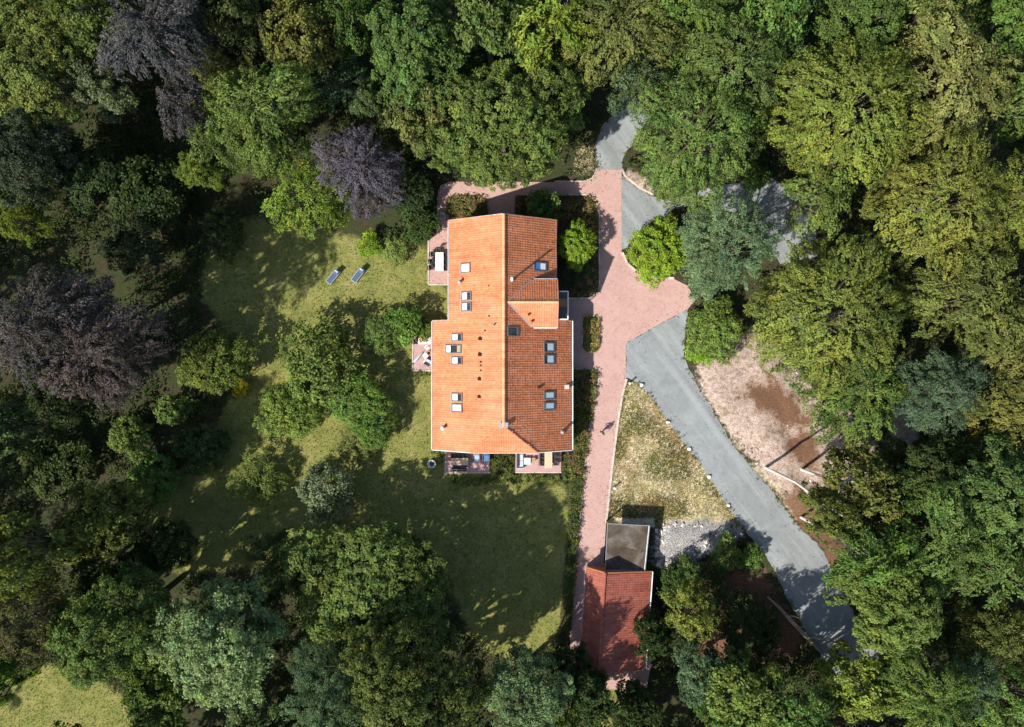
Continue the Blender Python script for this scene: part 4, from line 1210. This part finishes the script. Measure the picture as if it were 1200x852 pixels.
hard = [G(p) for p in list(ROADS.values()) + list(BRICK.values())] + [G([(505, 246), (672, 246), (672, 532), (505, 532)]), G([(688, 608), (766, 608), (766, 790), (688, 790)])]
open_ = [smooth_poly(G(p)) for k in ('lawn', 'dry', 'sand', 'mulch', 'dug', 'bed') for p in REG[k]]
r_ = np.random.default_rng(5)
u = r_.uniform(-1, 1, (16000, 2)) * [58, 42]
ok = ~inside_any(u[:, 0], u[:, 1], hard, .6) & ~inside_any(u[:, 0], u[:, 1], open_, .2) & (vnoise(u[:, 0], u[:, 1], 4.0, 12) > .3)
u = u[ok]
scatter_leaves("undergrowth", "low green undergrowth on the forest floor", u, r_.uniform(.6, 1.9, len(u)), (.05, .072, .022), 21, per=16, spread=.55, ll=.3, lw=.2)
u = r_.uniform(-1, 1, (6000, 2)) * [58, 42]
mul = [smooth_poly(G(p)) for p in REG['mulch'][2:]] + [smooth_poly(G(p)) for p in REG['dug']]
u = u[inside_any(u[:, 0], u[:, 1], mul) & ~inside_any(u[:, 0], u[:, 1], hard, .4)]
u = u[r_.random(len(u)) < .4]
scatter_leaves("fern_patch", "sparse low ferns along the shaded drive", u, r_.uniform(.3, .8, len(u)), "dark", 22, per=10, spread=.5, ll=.25, lw=.12)

def bed_plants(name, label, polys, n, colors, seed, avoid=None, size=(.35, .8), ll=.17, lw=.11):
    r = np.random.default_rng(seed)
    polys = [G(p) for p in polys]
    allp = np.array([q for p in polys for q in p]); lo, hi = allp.min(0), allp.max(0)
    u = r.uniform(0, 1, (n * 8, 2)) * (hi - lo) + lo
    u = u[inside_any(u[:, 0], u[:, 1], polys, -.12)]
    if avoid: u = u[~inside_any(u[:, 0], u[:, 1], [G(a) for a in avoid], .05)]
    u = u[:n]
    for i, c in enumerate(colors):
        q = u[i::len(colors)]
        if len(q): scatter_leaves(name, label[i] if isinstance(label, list) else label, q, r.uniform(*size, len(q)), c, seed + i, per=12, spread=.42, ll=ll, lw=lw)
hs = [[(508, 256), (668, 256), (671, 532), (508, 532)]]
bed_plants("border_planting", ["green leaves of the border along the east wall and path", "bronze and straw-coloured flower heads in the east border", "yellow-green tufts in the east border"], [REG['bed'][2]], 900,
           [(.10, .125, .04), (.26, .17, .09), (.16, .19, .035)], 31, hs)
bed_plants("island_planting", ["green leaves of the small oval island bed", "straw and bronze flower heads in the island bed"], [[(683, 372), (686, 370), (700, 370), (703, 374), (703, 407), (698, 413), (687, 413), (682.5, 408)]], 330,
           [(.15, .185, .05), (.40, .27, .11)], 41, None, (.3, .6))
bed_plants("north_bed_planting", ["dark green leaves of the beds by the north gable", "bronze flower heads in the beds by the north gable"], [REG['bed'][0]], 260, [(.11, .15, .035), (.28, .20, .10)], 51, hs)
bed_plants("east_bed_planting", ["green leaves of the shaded bed by the northeast corner", "bronze flower heads of the shaded northeast bed"], [REG['bed'][1]], 520, [(.08, .11, .03), (.24, .17, .08)], 61, hs)
bed_plants("dry_flower_bed", ["grey-green leaves on the stony bank west of the lane", "cream flower heads on the stony bank west of the lane"], [[(672, 206), (676, 172), (694, 168), (699, 196), (690, 206)]], 220, [(.16, .17, .08), (.45, .38, .26)], 71)
bed_plants("terrace_edge_plants", "leafy plants along the terrace edges on the south side", [[(575, 534), (603, 534), (603, 556), (575, 556)], [(658, 530), (668, 530), (668, 572), (659, 572)], [(503, 528), (521, 528), (521, 545), (510, 542)], [(524, 556), (660, 556), (655, 568), (530, 570)], [(484, 436), (510, 436), (510, 443), (484, 443)]], 330,
           [(.13, .165, .04)], 81, None, (.25, .55))
bed_plants("hedge_strip", "narrow straggling hedge between the lawn and the brick path", [[(669, 560), (681, 560), (676, 640), (668, 740), (660, 740), (664, 640)]], 420, [(.08, .12, .035)], 91, None, (.4, 1.0))

def tufts(name, label, polys, n, seed, hgt, avoid, col, mask=None):
    r = np.random.default_rng(seed)
    allp = np.array([q for p in polys for q in p]); lo, hi = np.maximum(allp.min(0), [-56, -41]), np.minimum(allp.max(0), [56, 41])
    u = r.uniform(0, 1, (n, 2)) * (hi - lo) + lo
    u = u[inside_any(u[:, 0], u[:, 1], polys, .1) & ~inside_any(u[:, 0], u[:, 1], avoid, .12)]
    if mask: u = u[mask(u)]
    N = len(u); a = r.uniform(0, 6.28, (N, 2)); h = r.uniform(.5, 1.3, (N, 1)) * hgt
    pos0 = np.concatenate([u, np.full((N, 1), -.01)], 1)
    V = np.zeros((N, 2, 3, 3)); tone = []
    for k in range(2):
        dr = np.stack([np.cos(a[:, k]), np.sin(a[:, k]), np.zeros(N)], 1); sd = np.stack([-dr[:, 1], dr[:, 0], np.zeros(N)], 1)
        V[:, k, 0] = pos0 + sd * h * .28; V[:, k, 1] = pos0 - sd * h * .28; V[:, k, 2] = pos0 + dr * h * .9 + np.array([0, 0, 1]) * h
    t = np.clip(r.normal(.5, .22, N), 0, 1); w = np.clip(.5 + (vnoise(u[:, 0], u[:, 1], 2.5, seed) - .5) * 1.4 + r.normal(0, .15, N), 0, 1)
    me = np_mesh(name, V.reshape(-1, 3), 3, np.arange(N * 6).reshape(-1, 3), M["leaf"], {"tone": np.repeat(t, 2), "warm": np.repeat(w, 2)})
    o = link_mesh(name, me); o.color = (*col, 1)
    return tag(o, label, "grass", kind="stuff")
tufts("lawn_grass", "short dry-tipped grass of the lawns", [smooth_poly(G(p)) for p in REG['lawn']], 110000, 3, .11, hard, (.15, .15, .04))
tufts("rough_grass", "coarse grass tufts on the dry verge beside the drive", [smooth_poly(G(p)) for p in REG['dry']], 30000, 4, .17, hard, (.15, .155, .035),
      lambda u: vnoise(u[:, 0], u[:, 1], 2.2, 77) + .35 * r_.random(len(u)) > .72)
tufts("straw_grass", "bleached straw-like grass on the dry verge", [smooth_poly(G(p)) for p in REG['dry'][:1]], 26000, 6, .13, hard, (.42, .34, .20))

# leaf litter blown onto the hard surfaces, weeds along their edges
def litter():
    r = np.random.default_rng(123)
    polys = [G(p) for p in (ROADS["gravel_drive"], ROADS["gravel_lane"], ROADS["gravel_turning_area"], BRICK["brick_path"])]
    u = r.uniform(0, 1, (40000, 2)) * [46, 72] + [-10, -37]
    d = np.full(len(u), -99.0)
    for p in polys: d = np.maximum(d, sdist(p, u[:, 0], u[:, 1]))
    keep = (d > .02) & (r.random(len(u)) < np.exp(-d * 1.6) * .55 + .05 * (vnoise(u[:, 0], u[:, 1], 2.0, 5) > .6))
    u = u[keep]; N = len(u)
    a = r.uniform(0, 6.28, N)
    ax = np.stack([np.cos(a), np.sin(a), r.normal(0, .15, N)], 1); nn = unit(np.stack([r.normal(0, .25, N), r.normal(0, .25, N), np.ones(N)], 1))
    me = leaf_mesh("fallen_leaves", np.concatenate([u, np.full((N, 1), .05)], 1), unit(ax), nn, r.random(N), r.random(N), .11, .07, 7)
    o = link_mesh("fallen_leaves", me); o.color = (.15, .10, .045, 1)
    tag(o, "fallen leaves along the edges of paths and drive", "leaves", kind="stuff")
    pts = []
    for p in (ROADS["gravel_drive"], ROADS["gravel_lane"]):
        q = G(p)
        for i in range(len(q)):
            A, B = np.array(q[i]), np.array(q[(i + 1) % len(q)]); L = np.linalg.norm(B - A)
            for k in range(int(L * 3)):
                pts.append(A + (B - A) * r.random() + r.normal(0, .16, 2))
    pts = np.array(pts); pts = pts[~inside_any(pts[:, 0], pts[:, 1], [G(BRICK["brick_path"])], .2)]
    pts = pts[vnoise(pts[:, 0], pts[:, 1], 1.6, 44) > .42]
    scatter_leaves("verge_weeds", "low weeds fraying the edges of the gravel drive", pts, r.uniform(.12, .4, len(pts)), (.13, .15, .035), 45, per=9, spread=.5, ll=.14, lw=.07)
litter()

# ------------------------------------------------------------------ garden furniture
def chair_proto(label, cat="chair"):
    c = empty("garden_chair", (0, 0, 0), 0, label, cat)
    MB().box((0, 0, .44), (.48, .48, .05)).build("seat", M["black"], c, bevel=.015)
    b = MB(); b.box((0, -.25, .70), (.46, .04, .42), M=Matrix.Rotation(.12, 4, 'X')); b.build("backrest", M["black"], c)
    for x in (-.22, .22):
        for y in (-.22, .22): MB().box((x, y, .21), (.04, .04, .42)).build("leg", M["black"], c)
        MB().box((x * 1.06, -.02, .64), (.05, .44, .03)).build("armrest", M["black"], c)
    return c
def place(o, px, py, rz, label, z=.03, group=None):
    o.location = P(px, py, z) if z < 1 else P(px, py, z)
    o.rotation_euler = (0, 0, rz); o["label"] = label
    if group: o["group"] = group
    return o
first_chair = chair_proto("x"); used = [False]
def chair(px, py, rz, label):
    c = first_chair if not used[0] else copy_tree(first_chair)
    used[0] = True
    return place(c, px, py, rz, label, group="black garden chairs on the terraces")
def table(px, py, L, W, rz, mat, label, h=.74, plank=True, legs=M["alu"]):
    t = empty("garden_table", P(px, py, .03), rz, label, "table")
    if plank:
        n = max(3, int(W / .12)); w = W / n
        for i in range(n):
            MB().box((0, -W / 2 + (i + .5) * w, h - .02), (L, w - .012, .035)).build("plank", mat, t)
    else:
        MB().box((0, 0, h - .02), (L, W, .04)).build("tabletop", mat, t, bevel=.01)
    MB().box((0, 0, h - .07), (L * .9, W * .8, .05)).build("table_frame", legs, t)
    for sx in (-1, 1):
        for sy in (-1, 1): MB().box((sx * (L / 2 - .08), sy * (W / 2 - .08), (h - .09) / 2), (.06, .06, h - .09)).build("leg", legs, t)
    return t
PI = math.pi
# north-west terrace: long table with seven chairs
table(515.6, 307.5, 1.95, .84, PI / 2, M["cream"], "long pale garden table on the northwest terrace", plank=False)
for i, (x, y) in enumerate(((507.6, 298.5), (506.6, 307), (505.6, 314))):
    chair(x, y, -PI / 2 + .1 * i, "black chair on the lawn side of the northwest terrace table, " + ("northernmost", "middle one", "southernmost")[i])
for i, y in enumerate((299.5, 307.5, 315)):
    chair(522.4, y, PI / 2, "black chair between northwest terrace table and house wall, " + ("northernmost", "middle one", "southernmost")[i])
chair(514.5, 294.5, PI, "black chair at the north head of the northwest terrace table")
b = empty("bird_bath", P(519.3, 254.5, .03), 0, "round grey stone bird bath on the brick path by the northwest corner", "bird bath")
MB().lathe([(.22, 0), (.2, .06), (.09, .14), (.08, .6), (.14, .68)], n=16).build("pedestal", M["stone"], b, True)
MB().lathe([(.12, .66), (.34, .78), (.36, .82), (.30, .82), (.24, .76), (.02, .74)], n=24).build("bowl", M["stone"], b, True)
MB().lathe([(.27, .775), (.27, .785)], n=24).build("water", M["pane"], b)

# west terrace: white table, folded parasol, odd chairs
table(498.4, 399.2, 1.3, .76, 0, M["cream"], "cream rectangular table against the house on the small west terrace", plank=False)
chair(487.3, 400.6, -PI / 2, "black chair at the outer end of the cream west terrace table")
ps = empty("folded_parasol", P(490.5, 418.3, .03), math.atan2(9, 8), "folded pale parasol lying diagonally across the west terrace", "parasol")
MB().tube([(-.75, 0, .12), (-.55, 0, .15), (.5, 0, .11), (.75, 0, .08)], [.05, .15, .11, .04], 10).build("canopy", M["pale"], ps, True)
MB().tube([(.7, 0, .09), (1.35, 0, .09)], .03, 8).build("pole", M["alu"], ps)
MB().lathe([(.24, 0), (.24, .05), (.06, .09), (.05, .3)], (1.35, 0, 0), 16).build("base", M["white"], ps)
lc0 = empty("lounge_chair", P(501.5, 424.5, .03), -.5, "dark lounge chair with a pale cushion at the foot of the west terrace", "chair")
MB().box((0, 0, .22), (.64, .66, .2)).build("seat_frame", M["frame"], lc0)
MB().box((0, .03, .36), (.54, .56, .12)).build("cushion", M["pale"], lc0, bevel=.03)
MB().box((0, -.33, .52), (.64, .1, .44)).build("backrest", M["frame"], lc0)
for s in (-1, 1): MB().box((s * .34, 0, .45), (.08, .66, .12)).build("armrest", M["white"], lc0)
sd = empty("side_table", P(498.7, 416.6, .03), .6, "small pinkish side table beside the folded parasol", "table")
MB().box((0, 0, .42), (.5, .42, .03)).build("tabletop", M["cream"], sd)
for sx in (-.2, .2):
    for sy in (-.16, .16): MB().box((sx, sy, .2), (.035, .035, .4)).build("leg", M["wood"], sd)
sp = empty("plant_pot", P(503.2, 413.6, .03), 0, "terracotta plant pot near the house on the west terrace", "pot")
MB().lathe([(.15, 0), (.22, .34), (.25, .35), (.25, .4), (.2, .4), (.19, .34)], n=18).build("pot", M["terracotta"], sp, True)
MB().lathe([(.19, .33), (.05, .36)], n=14).build("soil", M["dark"], sp)

# south-west terrace
table(539, 540.2, 1.78, .76, 0, M["teak"], "pale slatted wooden table on the southwest terrace")
for i, x in enumerate((531.8, 536.3, 540.8, 545.4)):
    chair(x, 534.2, PI, "black chair between the southwest terrace table and house, %s from the west" % ("first", "second", "third", "fourth")[i])
for i, x in enumerate((533.4, 538.8, 544.4)):
    chair(x, 546.9, 0, "black chair on the garden side of the southwest terrace table, " + ("westernmost", "middle one", "easternmost")[i])
def lounge(px, py, rz, mat, label):
    c = empty("armchair", P(px, py, .03), rz, label, "chair")
    MB().box((0, 0, .2), (.66, .7, .16)).build("seat_frame", M["frame"], c)
    MB().box((0, .05, .34), (.6, .62, .14)).build("cushion", mat, c, bevel=.04)
    k = MB(); k.box((0, -.3, .56), (.62, .13, .46), M=Matrix.Rotation(.1, 4, 'X')); k.build("back_cushion", mat, c, bevel=.04)
    for s in (-1, 1): MB().box((s * .345, 0, .4), (.06, .68, .26)).build("armrest", M["frame"], c)
    return c
lounge(558.6, 536.5, PI, M["bluegrey"], "pale blue cushioned armchair on the southwest terrace")
lounge(569.8, 536.2, PI, M["blue"], "deep blue armchair on the southwest terrace by its east edge")
fb = empty("fire_bowl", P(506.2, 543.4, 0), 0, "round pale fire bowl on the lawn off the southwest corner", "fire bowl")
MB().lathe([(.2, 0), (.24, .12), (.42, .34), (.46, .36), (.46, .40), (.36, .40), (.22, .26), (.02, .22)], n=26).build("bowl", M["stone"], fb, True)
MB().lathe([(.26, .29), (.03, .31)], n=18).build("ash", M["black"], fb)

# south-east terrace
so = empty("sofa", P(609.3, 539.5, .03), -PI / 2, "grey two-seat sofa with pale blue cushions on the southeast terrace", "sofa")
MB().box((0, 0, .18), (1.5, .72, .16)).build("seat_frame", M["frame"], so)
for s in (-1, 1):
    MB().box((s * .34, .06, .33), (.66, .6, .14)).build("cushion", M["pale"], so, bevel=.04)
    MB().box((s * .78, 0, .36), (.08, .72, .4)).build("armrest", M["pale"], so)
MB().box((0, -.32, .5), (1.5, .1, .5)).build("backrest", M["frame"], so)
table(617.8, 540, .70, .70, 0, M["glass_t"], "square white-topped coffee table in front of the sofa", .42, False)
table(625.2, 538.4, .38, .42, 0, M["wood"], "little brown wooden stool table by the square coffee table", .42, True, M["wood"])
table(642.3, 538.2, 1.7, .80, PI / 2, M["teak"], "pale slatted wooden table on the southeast terrace")
for i, y in enumerate((533, 537.6, 542.3)):
    chair(635.3, y, -PI / 2, "black chair on the west side of the southeast terrace table, " + ("northernmost", "middle one", "southernmost")[i])
for i, y in enumerate((529.6, 535.8, 541.9)):
    chair(650.8, y, PI / 2, "black chair on the east side of the southeast terrace table, " + ("northernmost", "middle one", "southernmost")[i])

# balcony furniture
zb = ZB
bt = empty("balcony_bench", (P(659, 355, zb).x, P(659, 355, zb).y, zb), 0, "brown wooden bench on the east balcony", "bench")
for i in range(5): MB().box((-.4 + i * .2, 0, .42), (.18, .85, .03)).build("slat", M["wood"], bt)
for sx in (-.4, .4): MB().box((sx, 0, .2), (.06, .7, .4)).build("leg", M["wood"], bt)

# sun loungers on the lawn
def sun_lounger(px, py, rz, label):
    o = empty("sun_lounger", P(px, py, 0), rz, label, "sun lounger", "sun loungers on the west lawn")
    f = MB()
    for s in (-1, 1): f.box((-.05, s * .30, .3), (1.75, .05, .05))
    for x in (-.9, .8): f.box((x, 0, .3), (.05, .6, .05))
    f.build("frame", M["alu"], o)
    MB().box((-.3, 0, .345), (1.15, .54, .03)).build("seat_panel", M["lounger"], o)
    k = MB(); k.box((.33, 0, 0), (.68, .54, .03), M=Matrix.Translation((.28, 0, .35)) @ Matrix.Rotation(-.75, 4, 'Y')); k.build("backrest", M["lounger"], o)
    MB().box((.62, 0, .83), (.16, .4, .07), M=None).build("pillow", M["pale"], o, bevel=.02)
    for x in (-.75, .65):
        for s in (-1, 1): MB().box((x, s * .28, .14), (.04, .04, .28)).build("leg", M["alu"], o)
    return o
sun_lounger(391.3, 324, math.radians(50), "blue-grey sun lounger lying in the tree shadow on the lawn")
sun_lounger(420.5, 322, math.radians(52), "blue-grey sun lounger in full sun on the lawn, nearer the house")

# stones and posts along the drive
def stone_mesh(seed, sx, sy, sz):
    r = random.Random(seed); bm = bmesh.new()
    bmesh.ops.create_icosphere(bm, subdivisions=3, radius=1)
    for v in bm.verts:
        n = 1 + .10 * math.sin(v.co.x * 3 + seed) + .08 * math.sin(v.co.y * 4 + seed * 2) + .05 * math.sin(v.co.z * 5 + seed) + r.uniform(-.015, .015)
        v.co = Vector((v.co.x * sx * n, v.co.y * sy * n, max(v.co.z * n, -.4) * sz + sz * .35))
    me = bpy.data.meshes.new("marker_stone"); bm.to_mesh(me); bm.free(); me.materials.append(M["whitestone"])
    me.polygons.foreach_set("use_smooth", [True] * len(me.polygons)); return me
for i, (px, py, s, lab) in enumerate(((752.2, 451, .30, "largest white marker stone, at the northern tip of the dry verge"), (783, 494.5, .27, "white marker stone on the drive edge, second from the northern tip of the verge"),
                                   (807.5, 526, .27, "white marker stone on the drive edge, third from the northern tip of the verge"), (830.5, 558.5, .27, "white marker stone on the drive edge, fourth from the northern tip of the verge"),
                                   (853.5, 592, .25, "last and shadiest white marker stone on the drive edge, toward the dug earth"))):
    o = link_mesh("marker_stone", stone_mesh(i + 3, s * .8, s * .7, s * .8)); o.location = P(px, py, 0)
    tag(o, lab, "stone", "white marker stones along the drive")
def marker_post(px, py, h, label):
    o = empty("marker_post", P(px, py, 0), 0, label, "post")
    MB().box((0, 0, h / 2), (.12, .12, h)).build("post", M["wood"], o)
    MB().lathe([(.13, h), (.13, h + .05), (.03, h + .13)], n=12).build("cap", M["whitestone"], o)
marker_post(737, 449, .9, "short white-capped post at the tip of the verge beside the brick path")
marker_post(719.5, 571, .8, "short white-capped post in the grass near the lower brick path")

# the fallen dead branch
def px3(px, py, z): return tuple(P(px, py, z))
br = empty("fallen_branch", P(930, 725, 0), 0, "long bare dead branch lying forked beside the lower end of the drive", "branch")
def rel(pts): return [tuple(Vector(p) - br.location) for p in pts]
MB().tube(rel([px3(899, 699, .4), px3(912, 711, .55), px3(926, 726, .6), px3(940, 741, .6), px3(951, 752, .5), px3(962, 763, .35)]), [.09, .17, .2, .22, .2, .17], 9).build("limb", M["deadwood"], br, True)
f = MB(); f.tube(rel([px3(945, 746, .6), px3(956, 748, .9), px3(970, 749, 1.0), px3(983, 748, 1.0)]), [.12, .11, .09, .04], 7)
f.tube(rel([px3(956, 756, .6), px3(966, 752, .9), px3(972, 751, .9)]), [.08, .06, .03], 6)
f.tube(rel([px3(922, 722, .6), px3(930, 722, .9), px3(936, 724, 1.0)]), [.07, .05, .02], 6)
f.tube(rel([px3(934, 735, .6), px3(943, 735, .9), px3(948, 736, 1.0)]), [.07, .05, .02], 6)
f.build("side_branch", M["deadwood"], br, True)
M["clod"] = plain("dry_clods", (.20, .15, .115), .9, .6, .9)
# clods and roots on the sandy ground: uncounted
r_ = np.random.default_rng(8)
mb = MB()
sp_ = [smooth_poly(G(p)) for p in REG['sand'][:1] + REG['dug'] + REG['mulch'][:2]]
u = r_.uniform(0, 1, (5000, 2)) * [24, 22] + [14, -22]
u = u[inside_any(u[:, 0], u[:, 1], sp_, -.3) & ~inside_any(u[:, 0], u[:, 1], hard, .3)][:620]
for i, (x, y) in enumerate(u):
    s = float(r_.uniform(.08, .26)); a = float(r_.uniform(0, 3.1))
    if i % 4 == 0:
        L = s * 4; mb.tube([(x - L / 2 * math.cos(a), y - L / 2 * math.sin(a), .12), (x, y, .26), (x + L / 2 * math.cos(a + .4), y + L / 2 * math.sin(a + .4), .15)], [.02, .04, .02], 5)
    else:
        M4 = Matrix.Translation((x, y, .1)) @ Matrix.Rotation(a, 4, (.4, .5, .8))
        mb.box((0, 0, 0), (s * 1.5, s, s * .9), M=M4)
o = mb.build("clods_and_roots", M["clod"]); tag(o, "scattered clods, roots and twigs on the bare soil", "debris", kind="stuff")

mb = MB()
for polys, box, cnt, lo_, hi_ in ((REG['dug'], (13, 11, 14, -23), 420, .08, .34), (REG['sand'][:1], (24, 22, 14, -22), 420, .05, .24)):
    sp_ = [smooth_poly(G(p)) for p in polys]
    u = r_.uniform(0, 1, (6000, 2)) * box[:2] + box[2:]
    u = u[inside_any(u[:, 0], u[:, 1], sp_, -.2) & ~inside_any(u[:, 0], u[:, 1], hard, .25) & (vnoise(u[:, 0], u[:, 1], 2.6, 61) > .42)][:cnt]
    for x, y in u:
        s = float(lo_ + (hi_ - lo_) * r_.random() ** 2); a = float(r_.uniform(0, 3.1))
        mb.box((0, 0, 0), (s * 1.5, s, s * .8), M=Matrix.Translation((x, y, .12)) @ Matrix.Rotation(a, 4, (.4, .5, .8)))
o = mb.build("rubble", M["rubble"]); tag(o, "pale rubble strewn over the bare and dug ground", "rubble", kind="stuff")

# ------------------------------------------------------------------ the person walking on the brick path
per = empty("person", P(704.6, 506.6, .03), math.radians(160), "person in a dark jacket and pale trousers walking on the brick path", "person")
def skin_body(name, nodes, edges, mat, parent, sub=2):
    bm = bmesh.new(); sk = bm.verts.layers.skin.verify()
    for i, n in enumerate(nodes):
        v = bm.verts.new(n[:3]); v[sk].radius = (n[3], n[4] if len(n) > 4 else n[3]); v[sk].use_root = (i == 0)
    bm.verts.ensure_lookup_table()
    for a, b in edges: bm.edges.new((bm.verts[a], bm.verts[b]))
    me = bpy.data.meshes.new(name); bm.to_mesh(me); bm.free(); me.materials.append(mat)
    o = link_mesh(name, me, parent)
    m = o.modifiers.new("skin", 'SKIN'); m.use_smooth_shade = True
    s = o.modifiers.new("sub", 'SUBSURF'); s.levels = sub; s.render_levels = sub
    return o
# figure faces +Y; z up; mid-stride
N_ = [(0, 0, .95, .15, .11), (0, .01, 1.10, .135, .10), (0, .0, 1.28, .16, .115), (0, -.01, 1.43, .12, .09), (0, .005, 1.51, .052), (0, .02, 1.58, .07, .08), (0, .02, 1.68, .085, .10), (0, .015, 1.76, .05, .06),
      (-.17, -.01, 1.42, .062), (-.24, .04, 1.16, .045), (-.23, .22, .97, .034), (-.225, .28, .91, .03),
      (.17, -.01, 1.42, .062), (.24, -.12, 1.17, .045), (.25, -.16, .93, .034), (.25, -.16, .86, .03),
      (-.09, 0, .88, .095), (-.10, -.12, .50, .062), (-.10, -.36, .13, .042), (-.10, -.30, .05, .035), (-.10, -.19, .02, .03),
      (.09, 0, .88, .095), (.10, .17, .50, .062), (.10, .27, .09, .042), (.10, .33, .045, .035), (.10, .44, .03, .03)]
E_ = [(0, 1), (1, 2), (2, 3), (3, 4), (4, 5), (5, 6), (6, 7), (3, 8), (8, 9), (9, 10), (10, 11), (3, 12), (12, 13), (13, 14), (14, 15),
      (0, 16), (16, 17), (17, 18), (18, 19), (19, 20), (0, 21), (21, 22), (22, 23), (23, 24), (24, 25)]
body = skin_body("body", N_, E_, M["skin"], per)
k = 1.13
J = [N_[i] for i in (0, 1, 2, 3, 8, 9, 10, 12, 13, 14)]
J = [(n[0], n[1], n[2], n[3] * k + .008, (n[4] if len(n) > 4 else n[3]) * k + .008) for n in J]
skin_body("jacket", J, [(0, 1), (1, 2), (2, 3), (3, 4), (4, 5), (5, 6), (3, 7), (7, 8), (8, 9)], M["jacket"], per)
J = [N_[i] for i in (0, 16, 17, 18, 21, 22, 23)]
J = [(n[0], n[1], n[2], n[3] * 1.08 + .008, (n[4] if len(n) > 4 else n[3]) * 1.08 + .008) for n in J]
skin_body("trousers", J, [(0, 1), (1, 2), (2, 3), (0, 4), (4, 5), (5, 6)], M["trousers"], per)
for side, (a, b, c) in (("l", (18, 19, 20)), ("r", (23, 24, 25))):
    J = [(N_[i][0], N_[i][1], N_[i][2] + .01, .05, .045) for i in (b, c)]
    skin_body("shoe", J, [(0, 1)], M["shoe"], per)
hb = bmesh.new(); bmesh.ops.create_uvsphere(hb, u_segments=20, v_segments=14, radius=1)
for v in list(hb.verts):
    if v.co.z < -.25 or (v.co.y > .55 and v.co.z < .35): hb.verts.remove(v)
for v in hb.verts: v.co = Vector((v.co.x * .098, v.co.y * .118 + .005, v.co.z * .125 + 1.685))
hm = bpy.data.meshes.new("hair"); hb.to_mesh(hm); hb.free(); hm.materials.append(M["hair"])
link_mesh("hair", hm, per)
fc = MB(); fc.lathe([(.004, -.02), (.014, -.01), (.01, .02), (.003, .03)], (0, .125, 1.64), 8); fc.build("nose", M["skin"], per, True)
for s in (-1, 1):
    MB().lathe([(.002, -.02), (.012, -.006), (.012, .006), (.002, .02)], (s * .034, .104, 1.665), 8).build("eye", M["hair"], per)
    MB().lathe([(.004, -.03), (.014, -.01), (.014, .015), (.004, .03)], (s * .094, .01, 1.66), 8).build("ear", M["skin"], per)
for hx, hy, hz in ((-.225, .28, .91), (.25, -.16, .86)):
    nodes = [(hx, hy, hz, .028), (hx, hy + .01, hz - .07, .032, .016)]; ed = [(0, 1)]
    for q in range(4):
        o_ = (q - 1.5) * .018; L = (.07, .082, .078, .062)[q]
        i = len(nodes)
        nodes += [(hx + o_ * .6, hy + .015 + o_ * .4, hz - .10, .0095), (hx + o_, hy + .02 + o_, hz - .10 - L * .5, .0085), (hx + o_, hy + .032 + o_, hz - .10 - L, .007)]
        ed += [(1, i), (i, i + 1), (i + 1, i + 2)]
    i = len(nodes); nodes += [(hx, hy + .045, hz - .045, .011), (hx, hy + .06, hz - .085, .008)]; ed += [(0, i), (i, i + 1)]
    skin_body("hand", nodes, ed, M["skin"], per, 1)
